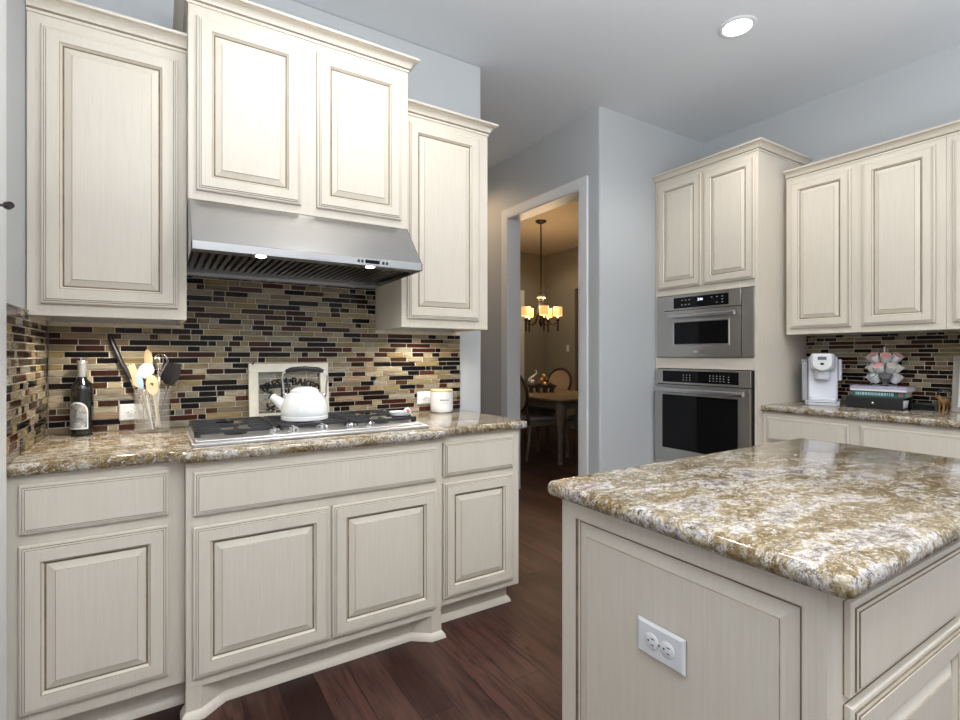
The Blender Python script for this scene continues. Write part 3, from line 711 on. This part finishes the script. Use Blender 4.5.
# ------------------------------------------------------------------ oven tower
def make_tower():
    XF, YL, Wd, D = 3.32, 2.664, .814, .622
    r = empty('oven_cabinet', (XF, YL, 0), -PI/2, 'tall cream cabinet holding the microwave and wall oven', 'cabinet')
    zt = 2.585
    b = MB().box(0, 0, .105, .022, D, zt).box(Wd-.024, 0, .105, Wd, D, zt).box(.022, 0, 1.696, Wd-.024, .02, zt).box(.022, 0, 1.141, Wd-.024, .02, 1.224).box(.022, 0, .105, Wd-.024, .02, .428)
    b.box(.022, .02, 1.70, Wd-.024, D, 1.72).box(.022, .02, zt-.02, Wd-.024, D, zt).box(.022, .02, 1.15, Wd-.024, D, 1.17).box(.022, .02, .40, Wd-.024, D, .42).box(.022, D-.01, .105, Wd-.024, D, zt)
    b.build('cabinet_body', CREAM, r, bevel=.0015)
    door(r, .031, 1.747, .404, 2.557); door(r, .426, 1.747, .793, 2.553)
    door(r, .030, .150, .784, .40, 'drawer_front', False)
    MB().box(.0, .06, 0, Wd, D, .105).build('toe_kick', CREAM, r)
    crown(r, [(0, .0), (Wd, 0), (Wd, D)], zt-.001)
    # fine vertical line pattern is in the paint; appliances are things of their own
    m = empty('microwave_oven', (XF, YL, 1.2285), -PI/2, 'built-in stainless microwave above the wall oven in the tall cabinet', 'microwave')
    h = .461; x0, x1 = .022, .793
    MB().box(x0+.004, -.004, .003, x1-.006, .50, h-.004).build('housing', BLACKPL, m)
    MB().box(x0, -.012, 0, x0+.066, -.004, h).build('side_trim', STEEL_D, m, bevel=.001); MB().box(x1-.082, -.012, 0, x1, -.004, h).build('side_trim', STEEL_D, m, bevel=.001)
    dx0, dx1 = x0+.069, x1-.085
    MB().box(dx0, -.020, .350, dx1, -.004, h).build('control_panel', STEEL_D, m, bevel=.002)
    cp = MB().box(dx0+.092, -.0215, .362, dx1-.086, -.020, .442).build('display', BLACKGL, m)
    RR = random.Random(2)
    for rx, rz in [(q, e_) for q in (.16, .19, .22) for e_ in (.385, .418)]+[(q, e_) for q in (.40, .44, .48) for e_ in (.38, .40, .42) if RR.random() < .75]:
        MB().box(dx0+rx, -.0222, rz, dx0+rx+.011, -.0215, rz+.004).build('key', MARK, cp, smooth=0)
    t = MB(); letters(t, '2:06', .026, dx0+.315, .408, -.0216, depth=.001); t.build('clock_digits', DISP, cp, smooth=0)
    dr = ring_faces(MB(), [(dx0, 0, dx1, .345, -.004, 0), (dx0, 0, dx1, .345, -.020, 0), (dx0+.080, .082, dx1-.078, .268, -.020, 0), (dx0+.085, .087, dx1-.083, .263, -.024, 0), (dx0+.090, .092, dx1-.088, .258, -.024, 0), (dx0+.094, .096, dx1-.092, .254, -.017, 0)]).build('door', STEEL_D, m, smooth=20)
    MB().box(dx0+.094, -.0185, .096, dx1-.092, -.0165, .254).build('window_glass', BLACKGL, dr)
    MB().tube([(dx0+.07, -.055, .302), (dx1-.025, -.055, .302)], .017, 14).box(dx0+.09, -.055, .296, dx0+.11, -.02, .308).box(dx1-.065, -.055, .296, dx1-.045, -.02, .308).build('handle', CHROME if False else STEEL, dr, smooth=40)
    MB().box(dx0+.260, -.0225, .030, dx0+.360, -.020, .046).build('badge', CHROME, dr)
    o = empty('wall_oven', (XF, YL, .4335), -PI/2, 'stainless wall oven with black glass door below the microwave', 'oven')
    h = .702; x0, x1 = .020, .789
    MB().box(x0+.006, -.004, .002, x1-.004, .55, h-.002).build('housing', BLACKPL, o)
    MB().box(x0, -.022, .590, x1-.012, -.004, h).build('control_panel', STEEL_D, o, bevel=.002)
    cp = MB().box(x0+.066, -.0235, .605, x1-.095, -.022, .690).build('display', BLACKGL, o)
    for kx, kz in [(.245+i*.027, .622+j*.018) for i in range(3) for j in range(3)]+[(.46+i*.026, .622+j*.018) for i in range(5) for j in range(3)]+[(.60, .618+j*.018) for j in range(3)]:
        MB().box(x0+kx, -.0242, kz, x0+kx+.0075, -.0235, kz+.005).build('key', MARK, cp, smooth=0)
    dr = ring_faces(MB(), [(x0, 0, x1-.012, .583, -.004, 0), (x0, 0, x1-.012, .583, -.034, 0), (x0+.066, .100, x1-.092, .512, -.034, 0), (x0+.070, .104, x1-.096, .508, -.031, 0)]).build('door', STEEL_D, o, smooth=20)
    MB().box(x0+.070, -.0335, .104, x1-.096, -.031, .508).build('window_glass', BLACKGL, dr)
    MB().tube([(x0+.04, -.078, .548), (x1-.03, -.078, .548)], .020, 14).box(x0+.07, -.078, .540, x0+.09, -.034, .556).box(x1-.08, -.078, .540, x1-.06, -.034, .556).build('handle', STEEL, dr, smooth=40)
make_tower()

# ------------------------------------------------------------------ right run
D = 3.945-3.615-.002
upper_cabinet((3.615, 1.822), -PI/2, .832, D, 1.38, 2.425, [(.029, 1.420, .385, 2.395), (.444, 1.420, .789, 2.398)],
    'cream glazed double door wall cabinet above the coffee maker', [(0, .0), (.832, 0)])
upper_cabinet((3.615, .989), -PI/2, .60, D, 1.38, 2.425, [(.029, 1.420, .29, 2.398), (.31, 1.420, .571, 2.398)],
    'cream glazed wall cabinet at the right edge of the photo', [(0, 0), (.60, 0)])
bw = 1.06
base_cabinet((3.375, 1.848), -PI/2, bw, 3.945-3.377, [('drawer_front', .030, .687, .497, .838), ('drawer_front', .557, .687, 1.03, .838), ('door', .030, .140, .497, .655), ('door', .557, .140, 1.03, .655)],
    'cream base cabinet with drawers behind the island under the coffee maker', [(0, .07), (bw, .07), (bw, .56), (0, .56)], [(0, .07), (bw, .07)])
p = [(3.942, 1.846), (3.942, .785), (3.347, .785), (3.347, 1.846)]
countertop('granite_countertop', 'gold and brown granite countertop under the coffee maker', [(3.942, 1.8465), (3.347, 1.8465), (3.347, .78), (3.942, .78)], .8755, .914, {1, 2}, .014)

# coffee maker (faces the room, -x)
def make_coffee():
    r = empty('coffee_maker', (3.735, 1.650, .9145), -PI/2+math.radians(22), 'white single-serve coffee maker on the right counter by the oven cabinet', 'coffee maker')
    # local: -y is the front
    b = MB()
    # slanted main body: profile in (y,z) extruded in x
    def prof(x0, x1, P, mb):
        n = len(P); vs = [(x0, y, z) for y, z in P]+[(x1, y, z) for y, z in P]
        mb.add(vs, [tuple(reversed(range(n))), tuple(range(n, 2*n))]+[(i, (i+1) % n, n+(i+1) % n, n+i) for i in range(n)])
    prof(-.082, .082, [(-.03, .028), (.13, .028), (.13, .30), (.10, .325), (.0, .315), (-.005, .20)], b)
    b.build('body', COFFW, r, bevel=.014, seg=3)
    MB().prism([(-.094, .12), (-.094, -.09), (-.075, -.118), (.075, -.118), (.094, -.09), (.094, .12)], 0, .028).build('base', COFFW, r, bevel=.006, seg=3)
    MB().prism([(-.078, -.02), (-.078, -.085), (-.066, -.105), (.066, -.105), (.078, -.085), (.078, -.02)], .0285, .046).build('drip_tray', COFFW, r, bevel=.004)
    MB().box(-.082, -.116, .0195, .082, -.1195, .0235).build('tray_seam', DARKSLOT, r)
    hd = MB(); hd.lathe([(.001, -.04), (.062, -.04), (.070, -.03), (.070, .030), (.062, .040), (.001, .04)], 32, (0, 0, 0), 0, Matrix.Translation((0, -.030, .285)) @ Matrix.Diagonal((1, 1.05, 1.3, 1)))
    ho = hd.build('brew_head', COFFW, r)
    MB().lathe([(.045, 0), (.045, -.062), (.040, -.068), (.001, -.068)], 28, (0, -.030, .235)).build('spout_housing', COFFW, r)
    pts = [(-.050, .330), (.050, .330)]+[(.054*math.cos(a), .275+.050*math.sin(a)) for a in [math.radians(-180+15*q)*-1-PI for q in range(0)]]
    arc = [(.054*math.cos(math.radians(-q)), .278-.052*math.sin(math.radians(q))) for q in range(0, 181, 15)]
    T = Matrix.Rotation(PI/2, 4, 'X')
    MB().prism([(-.050, .332)]+[(x_, z_) for x_, z_ in reversed(arc)]+[(.050, .332)], .096, .112, 0, T).build('control_face', IVORY, ho, bevel=.005, seg=3)
    MB().box(-.024, -.1135, .296, .024, -.111, .316).build('display', simple('grey_lcd', (.14, .17, .19), .2), ho)
    MB().ball((0, -.112, .270), .009, 14, 0, (1.3, .4, .9)).build('brew_button', BLACKPL, ho)
    MB().box(-.118, -.02, .02, -.084, .12, .285).build('water_tank', simple('clear_grey_tank', (.78, .80, .84), .1, 0, .02, trans=.6, ior=1.2), r, bevel=.008, seg=3)
    MB().box(-.120, -.024, .285, -.082, .124, .297).build('tank_lid', simple('grey_tank_lid', (.25, .26, .28), .4), r, bevel=.003)
    MB().box(.084, .0, .16, .104, .06, .30).build('side_handle', COFFW, r, bevel=.006)
make_coffee()

# pod drawer, books, carousel with pods
pdx = empty('coffee_pod_box', (3.822, 1.366, .9145), -PI/2+math.radians(6), 'black storage drawer lying under the two books', 'box')
MB().box(-.145, -.12, 0, .145, .086, .006).box(-.145, -.12, .064, .145, .086, .070).box(-.145, -.12, .006, -.139, .086, .064).box(-.139, .080, .006, .145, .086, .064).box(.139, .056, .006, .145, .080, .064).build('case', BLACKPL, pdx, bevel=.002)
MB().box(-.144, -.132, .002, .144, -.121, .068).build('drawer_front', BLACKPL, pdx, bevel=.003)
MB().ball((0, -.138, .035), .009, 12).build('knob', STEEL, pdx)
COFFEE_M = {'white': lab('white_pod_plastic', (.72, .72, .74)), 'red': lab('pink_red_foil', (.62, .30, .27)), 'green': lab('green_foil', (.14, .30, .25)), 'cream': lab('cream_foil', (.55, .52, .44)), 'dark': lab('dark_foil', (.10, .10, .11))}
def pod_mesh(rtop=.0255, h=.044):
    return MB().lathe([(.017, 0), (.0185, .002), (.0225, h-.004), (.0226, h-.002), (rtop, h-.002), (rtop, h), (.0235, h)], 22)
def make_pod(loc, rot, lid, label, cup='white'):
    e = empty('coffee_pod', loc, 0, label, 'coffee pod', 'single-serve coffee pods'); e.rotation_euler = rot
    pod_mesh().build('cup', COFFEE_M[cup], e)
    MB().lathe([(.0238, .0425), (.0238, .0443), (.0001, .0445)], 22).build('foil_lid', COFFEE_M[lid], e)
    MB().lathe([(.013, .0446), (.0001, .0449)], 14, cap=False).build('lid_print', COFFEE_M['white' if lid != 'white' else 'green'], e) if lid in ('green', 'white') else None
    return e
# four white pods showing at the open right side of the drawer
for i, ps in enumerate(('nearest the front', 'second from the front', 'third from the front')):
    v = pdx.matrix_basis @ Vector((.1185, -.088+i*.048, .0075))
    make_pod(v, (0, 0, 0), 'cream', 'white coffee pod inside the open end of the black drawer, ' + ps)
bk = empty('book', (3.811, 1.347, .9855), -PI/2+math.radians(7), 'teal spined book lying on the black drawer', 'book', 'books under the pod carousel')
def book(e, w, d, t, spine, cover):
    MB().box(-w/2+.003, -d/2+.006, .002, w/2-.004, d/2-.004, t-.002).build('pages', simple('page_edges', (.62, .58, .50), .8, vary=.15, scale=200), e)
    MB().box(-w/2, -d/2, 0, w/2, d/2, .0022).box(-w/2, -d/2, t-.0022, w/2, d/2, t).box(-w/2, -d/2-.001, 0, w/2, -d/2+.003, t).build('cover', [cover], e)
    return e
book(bk, .262, .180, .034, None, lab('dark_green_book_cover', (.03, .14, .12)))
tb = MB()
RR = random.Random(4)
xx = -.115
while xx < .075:
    l = RR.choice([.006, .009, .012]); tb.box(xx, -.0920, .009, xx+l, -.0910, .026); xx += l+.004
tb.build('spine_lettering', lab('pale_teal_print', (.45, .60, .62)), bk)
MB().box(.098, -.0920, .006, .118, -.0910, .029).build('spine_emblem', lab('dull_red_print', (.45, .14, .12)), bk)
bk2 = empty('book', (3.806, 1.342, 1.0198), -PI/2+math.radians(3), 'lavender grey book with white page edge on top of the teal book', 'book', 'books under the pod carousel')
book(bk2, .285, .190, .030, None, lab('lavender_grey_book_cover', (.40, .38, .50)))
MB().box(-.142, -.0970, .001, .142, -.0957, .012).build('spine_band', lab('white_spine_band', (.75, .75, .76)), bk2)
CX, CY, CZ = 3.800, 1.332, 1.0502
ca = empty('pod_carousel', (CX, CY, CZ), 0, 'chrome wire carousel of coffee pods standing on the books', 'pod rack')
MB().lathe([(.068, 0), (.070, .003), (.060, .010), (.010, .012), (.0001, .012)], 28).build('base', CHROME, ca)
MB().tube([(0, 0, .01), (0, 0, .232)], .004, 10).ball((0, 0, .236), .008, 10).build('post', CHROME, ca)
VIEW = math.atan2(-CY, -CX)
lids = [['cream', 'green', 'dark', 'cream', 'cream'], ['cream', 'white', 'red', 'cream', 'cream'], ['red', 'red', 'red', 'red', 'cream']]
wr = MB(); nm = ['bottom', 'middle', 'top']
place = ['far left', 'front left', 'front', 'front right', 'far right']
for ti, tz in enumerate((.040, .102, .164)):
    for k in range(5):
        off = (-104 + k*52) + (4, -24, 4)[ti]
        if ti == 1 and k == 0: off = 104+30-4
        a = VIEW + math.radians(off)
        tilt = math.radians(38); rr = .047
        pos = Vector((CX+rr*math.cos(a), CY+rr*math.sin(a), CZ+tz-.012))
        lid = lids[ti][k]; pl_ = place[k] if not (ti == 1 and k == 0) else 'back right'
        pod_ = make_pod(pos, Euler((0, tilt, a)), lid, f'{lid}-lidded coffee pod at the {pl_} of the {nm[ti]} tier of the carousel', 'dark' if lid == 'dark' else 'white'); pod_.scale = (1.12,)*3
    wr.tube([(.046*math.cos(q*PI/12), .046*math.sin(q*PI/12), tz-.029) for q in range(25)], .0013, 5)
    for q in range(3):
        a = VIEW+math.radians(30+120*q); wr.tube([(0, 0, tz-.029), (.046*math.cos(a), .046*math.sin(a), tz-.029)], .0013, 5)
wr.build('wire_rings', CHROME, ca, smooth=60)

# small dark device, figurine, frame at the right edge
ph = empty('phone_dock', (3.868, 1.153, .9145), -PI/2+math.radians(6), 'low black device on the counter right of the black drawer', 'device')
MB().box(-.058, -.05, 0, .058, .035, .042).build('body', BLACKPL, ph, bevel=.006, seg=3)
MB().box(-.048, -.051, .010, .048, -.0498, .034).build('front_panel', BLACKGL, ph)
fg = empty('animal_figurine', (3.892, 1.072, .9145), -PI/2+math.radians(62), 'small brown wooden animal figurine with dark looped top beside the picture frame', 'figurine')
fb = MB().tube([(-.030, 0, .052), (-.012, 0, .060), (.012, 0, .058), (.032, 0, .048)], [.010, .017, .017, .012], 12)
fb.tube([(-.026, 0, .058), (-.036, 0, .078), (-.040, 0, .088)], [.011, .009, .007], 10).tube([(-.036, 0, .086), (-.054, 0, .080)], [.009, .006], 10)
fb.build('body', FIGW, fg, smooth=60)
for x, y in ((-.022, -.010), (-.022, .010), (.026, -.009), (.026, .009)):
    MB().tube([(x, y, .052), (x+.004, y*1.2, .026), (x-.002, y*1.3, 0)], [.009, .006, .0055], 10).build('leg', FIGW, fg, smooth=60)
MB().tube([(-.034, 0, .088), (-.040, 0, .112), (-.020, 0, .126), (.020, 0, .126), (.044, 0, .112), (.042, 0, .088)], .0055, 8).build('dark_loop', BLACKPL, fg, smooth=60)
pf = empty('picture_frame', (3.872, .912, .9145), -PI/2, 'grey wooden picture frame leaning on the tiles at the right edge', 'picture frame'); pf.rotation_euler = (math.radians(-8), 0, -PI/2)
W2, H2, f2 = .125, .325, .028
b = MB()
for x0, z0, x1, z1 in ((-W2, 0, W2, f2), (-W2, H2-f2, W2, H2), (-W2, f2, -W2+f2, H2-f2), (W2-f2, f2, W2, H2-f2)): b.box(x0, -.010, z0, x1, .008, z1)
b.build('frame', FRAMEW, pf, bevel=.002)
MB().box(-W2+f2-.002, -.004, f2-.002, W2-f2+.002, .004, H2-f2+.002).build('white_mat', simple('white_mat_board', (.74, .76, .80), .4), pf)

# ------------------------------------------------------------------ island
def make_island():
    X0, Y0, X1, Y1 = .885, .385, 2.12, 1.003
    r = empty('kitchen_island', (X0, Y0, 0), 0, 'cream glazed island cabinet with panelled end and drawers', 'island')
    W, Dp = X1-X0, Y1-Y0
    MB().box(.016, .0, .0, W, Dp, .875).build('cabinet_body', CREAM, r, bevel=.002)
    # end panel faces -x; build in its own frame: local x -> -y
    e = MB(); T = Matrix.Translation((.016, Dp, 0)) @ Matrix.Rotation(-PI/2, 4, 'Z')
    w_ = Dp; R = lambda i, y, m, dl=.050, dr=.036, db=.11, dt=.043: (dl+i, db+i, w_-dr-i, .875-dt-i, y, m)
    rects = [(0, 0, w_, .875, 0, 0), (0, 0, w_, .875, -.016, 0), R(0, -.016, 0), R(.0025, -.009, 1), R(.006, -.006, 0), R(.0085, -.006, 1), R(.011, -.006, 0), R(.036, -.0135, 0), R(.038, -.0150, 2)]
    ring_faces(e, rects, 0, T)
    e.build('end_panel', CM, r, smooth=20)
    MB().box(-.0004, -.0, 0, .0155, .030, .874).build('corner_stile', CREAM, r, bevel=.002) if False else None
    for x0, x1 in ((.053, .575), (.62, 1.18)):
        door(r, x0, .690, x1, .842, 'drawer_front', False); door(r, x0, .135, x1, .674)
    MB().sweep([(0, Dp), (0, 0), (W, 0)], [(0, 0), (.012, 0), (.012, .07), (.006, .085), (0, .085)]).build('base_molding', CREAM, r)
make_island()
outlet((.885-.0022, .694, .640), -PI/2, 'white outlet on the end panel of the island')
def island_top():
    x0, y0, x1, y1 = .852, .337, 2.155, 1.036; c = .022; pts = []
    for cx, cy, a0 in ((x1-c, y0+c, -90), (x1-c, y1-c, 0), (x0+c, y1-c, 90), (x0+c, y0+c, 180)):
        for k in range(6):
            a = math.radians(a0+k*18); pts.append((cx+c*math.cos(a), cy+c*math.sin(a)))
    countertop('granite_countertop', 'large gold and white granite slab topping the island', pts, .8755, .9145, set(range(len(pts))), .017)
island_top()

# ------------------------------------------------------------------ ceiling lights
CAN = [(2.70, 1.62), (.75, 1.62), (2.70, -.2), (.75, -.2)]
for i, (x, y) in enumerate(CAN):
    if i == 0:
        r = empty('recessed_light', (x, y, H), 0, 'round white recessed ceiling light, lit', 'light')
        MB().lathe([(.098, -.0005), (.098, -.004), (.090, -.008), (.076, -.006), (.072, -.002)], 40, cap=False).build('trim_ring', TRIMW, r)
        MB().lathe([(.072, -.003), (.0001, -.0031)], 36, cap=False).build('lens', LAMPW, r)
    spot('can_lamp', (x, y, H-.03), 26, (1, .96, .90), 2.5, .07)

# ------------------------------------------------------------------ dining room
WARM = (1, .72, .42)
spot('hall_lamp', (2.15, 4.2, H-.03), 20, (1, .70, .42), 2.7, .07)
for q in ((3.5, 4.3), (5.2, 4.3), (5.2, 6.4), (3.5, 6.4)): spot('dining_can_lamp', (q[0], q[1], H-.03), 10, (1, .86, .66), 2.6, .07)
def make_chandelier():
    x, y = 4.362, 5.372
    r = empty('chandelier', (x, y, H), 0, 'dark bronze chandelier with amber drum shades over the dining table', 'chandelier')
    MB().lathe([(.0001, 0), (.075, 0), (.075, -.012), (.05, -.030), (.012, -.040), (.0001, -.04)], 24).build('canopy', BRONZE, r)
    MB().tube([(0, 0, -.03), (0, 0, -.98)], .009, 8).build('rod', BRONZE, r)
    MB().lathe([(.0001, -.95), (.014, -.96), (.022, -.985), (.012, -1.01), (.034, -1.045), (.036, -1.06), (.020, -1.08), (.030, -1.12), (.028, -1.20), (.016, -1.30), (.032, -1.36), (.020, -1.40), (.0001, -1.44)], 20).build('column', BRONZE, r)
    MB().lathe([(.034, -1.028), (.052, -1.02), (.056, -1.035), (.034, -1.05)], 20).build('glass_ring', simple('clear_crystal', (.25, .24, .22), .1, 0, .02), r)
    va = math.atan2(-y, -x)
    for k in range(5):
        a = va+math.radians(10+72*k)
        c, s = math.cos(a), math.sin(a); R_ = .225
        pts = [(q*c, q*s, z) for q, z in ((.02, -1.12), (.05, -1.26), (.10, -1.37), (.16, -1.40), (R_, -1.37))]
        arm = MB().tube(pts, .009, 8).tube([(R_*c, R_*s, -1.49), (R_*c, R_*s, -1.30)], .011, 8).lathe([(.0001, -1.34), (.034, -1.335), (.020, -1.348), (.0001, -1.35)], 16, (R_*c, R_*s, 0)).build('arm', BRONZE, r, smooth=50)
        MB().lathe([(.0605, -1.285), (.0605, -1.165), (.058, -1.165), (.058, -1.285), (.0605, -1.285)], 24, (R_*c, R_*s, 0), cap=False).build('lamp_shade', SHADE, arm)
        MB().lathe([(.010, -1.32), (.012, -1.29), (.024, -1.25), (.018, -1.22), (.0001, -1.21)], 14, (R_*c, R_*s, 0)).build('bulb', BULB, arm)
        point('candle_lamp', (x+R_*c, y+R_*s, H-1.14), 5, WARM, .03)
make_chandelier()
# dining table
dt = empty('dining_table', (4.36, 5.36, 0), 0, 'oak topped dining table with carved grey legs seen through the doorway', 'table')
tw, tl, tz = .60, 1.05, .745
def ds(n=10):
    pts = []; c = .10
    for sx, sy, a0 in ((1, -1, -90), (1, 1, 0), (-1, 1, 90), (-1, -1, 180)):
        for k in range(6):
            a = math.radians(a0+18*k); pts.append((sx*(tw-c)+c*math.cos(a), sy*(tl-c)+c*math.sin(a)))
    return pts
MB().prism(ds(), tz-.030, tz).build('table_top', TABLEW, dt, bevel=.008, seg=3)
ap = MB()
for x0, y0, x1, y1 in ((-.50, -.96, .50, -.935), (-.50, .935, .50, .96), (-.50, -.935, -.475, .935), (.475, -.935, .50, .935)): ap.box(x0, y0, tz-.12, x1, y1, tz-.031)
ap.build('apron', GREYW, dt, bevel=.004)
for sx in (-1, 1):
    for sy in (-1, 1):
        bx, by = sx*.492, sy*.945; dx, dy = sx*.7, sy*.7
        prof = [(tz-.035, .0, .052), (tz-.12, .004, .056), (tz-.20, .012, .050), (tz-.32, .006, .036), (.25, -.004, .028), (.10, -.004, .026), (.045, .006, .030), (.02, .014, .034), (0, .012, .026)]
        MB().tube([(bx+dx*o, by+dy*o, z) for z, o, q in prof], [q for z, o, q in prof], 12).ball((bx+dx*.03, by+dy*.03, .05), .02, 10).build('leg', GREYW, dt, smooth=60)
# dining chairs, local: seat faces +x
def make_chair(loc, rz, label):
    r = empty('dining_chair', loc, rz, label, 'chair', 'dining chairs around the table')
    MB().prism([(-.22, -.20), (.24, -.245), (.265, -.15), (.27, 0), (.265, .15), (.24, .245), (-.22, .20)], .40, .455).build('seat_rail', GREYW, r, bevel=.01)
    MB().prism([(-.215, -.195), (.235, -.235), (.258, -.14), (.262, 0), (.258, .14), (.235, .235), (-.215, .195)], .456, .505).build('seat_cushion', CLOTH, r, bevel=.022, seg=4)
    n = 28; fr = [( -.235-.10*((z_-.62)/.45), y_, z_) for y_, z_ in [(.225*math.sin(2*PI*i/n)*(1-.12*math.cos(2*PI*i/n)), .80+.235*-math.cos(2*PI*i/n)) for i in range(n+1)]]
    MB().tube(fr, .020, 10).build('back_frame', DARKW if True else GREYW, r, smooth=60)
    bc = MB(); N = 24
    vs = [(-.235-.10*((.80-.62)/.45)+.014, 0, .80)]; vs2 = [(-.235-.10*((.80-.62)/.45)-.014, 0, .80)]
    for i in range(N):
        y_ = .205*math.sin(2*PI*i/N)*(1-.12*math.cos(2*PI*i/N)); z_ = .80-.215*math.cos(2*PI*i/N); xb = -.235-.10*((z_-.62)/.45)
        vs.append((xb+.008, y_, z_)); vs2.append((xb-.008, y_, z_))
    vv = vs+vs2; k = N+1
    fs = [(0, 1+i, 1+(i+1) % N) for i in range(N)]+[(k, k+1+(i+1) % N, k+1+i) for i in range(N)]+[(1+i, k+1+i, k+1+(i+1) % N, 1+(i+1) % N) for i in range(N)]
    bc.add(vv, fs).build('back_cushion', LINEN, r)
    for s in (-1, 1):
        MB().tube([(-.235, s*.16, .62), (-.225, s*.175, .52), (-.215, s*.19, .42)], .018, 8).build('back_post', DARKW, r, smooth=60)
        MB().tube([(-.20, s*.18, .42), (-.215, s*.185, .22), (-.26, s*.19, 0)], [.024, .020, .015], 10).build('leg', GREYW, r, smooth=60)
        MB().tube([(.225, s*.215, .42), (.245, s*.225, .30), (.235, s*.22, .12), (.245, s*.225, 0)], [.030, .024, .016, .020], 10).build('leg', GREYW, r, smooth=60)
    return r
make_chair((3.89, 4.93, 0), 0, 'dining chair with grey seat half hidden by the countertop end')
make_chair((4.43, 4.44, 0), PI/2, 'dining chair tucked under the near end of the table beside its leg')
make_chair((4.86, 5.86, 0), PI+math.radians(8), 'dining chair with beige oval back on the far side of the table')
# centrepiece
cp = empty('centerpiece_tray', (4.36, 5.36, .7455), math.radians(-32), 'dark footed tray with ornaments in the middle of the dining table', 'tray')
MB().box(-.17, -.11, .060, .17, .11, .075).box(-.185, -.125, .075, .185, -.11, .10).box(-.185, .11, .075, .185, .125, .10).box(-.185, -.11, .075, -.17, .11, .10).box(.17, -.11, .075, .185, .11, .10).build('tray_body', DARKW, cp)
for x in (-.14, -.05, .05, .14):
    for y in (-.09, .09): MB().box(x-.016, y-.014, 0, x+.016, y+.014, .06).build('foot', DARKW, cp)
RR = random.Random(11); TR = cp.matrix_basis.copy()
TR = Matrix.Translation(cp.location) @ Matrix.Rotation(math.radians(-32), 4, 'Z')
GOLDB = simple('gold_ornament', (.55, .36, .12), .3, .6, .1); BRNB = simple('brown_ornament', (.10, .05, .03), .5)
spots = [(-.03, -.06, 0), (.035, -.065, 0), (.10, -.06, 0), (-.02, .02, 0), (.05, .015, 0), (.12, .02, 0), (0, -.025, 1), (.07, -.022, 1), (.035, .0, 2)]
for k, (px, py, lv) in enumerate(spots):
    g = k in (1, 5, 6, 8); rr = .034
    tag(MB().ball((0, 0, 0), rr, 12).build('ornament_ball', GOLDB if g else BRNB, None, TR @ Vector((px, py, .0755+rr+lv*.05))),
        ('gold' if g else 'brown')+' ornament ball heaped in the dark tray on the dining table', 'ornament', 'gold ornament balls in the tray' if g else 'brown ornament balls in the tray')
sw = empty('swan_ornament', TR @ Vector((-.115, -.01, .0755)), math.radians(-32), 'shiny silver swan-necked ornament at the left of the dark tray', 'ornament')
SILV = simple('bright_silver', (.85, .85, .86), .25, .6, .02)
MB().ball((-.01, 0, .050), .050, 14, 0, (.85, .8, 1)).build('body', SILV, sw)
MB().tube([(-.045, 0, .07), (-.035, 0, .11), (.02, 0, .145), (.05, 0, .18), (.045, 0, .21), (.03, 0, .225)], [.026, .020, .016, .013, .012, .010], 10).build('neck', SILV, sw, smooth=60)
# light switch on the dining wall
ls = empty('light_switch', (5.9285, 6.574, 1.36), -PI/2, 'white light switch plate on the dining room wall', 'light switch')
MB().box(-.036, -.006, -.058, .036, 0, .058).build('cover_plate', simple('ivory_plastic', (.62, .60, .54), .4), ls, bevel=.002)
MB().box(-.006, -.014, -.010, .006, -.006, .012).build('toggle', WPLAST, ls)
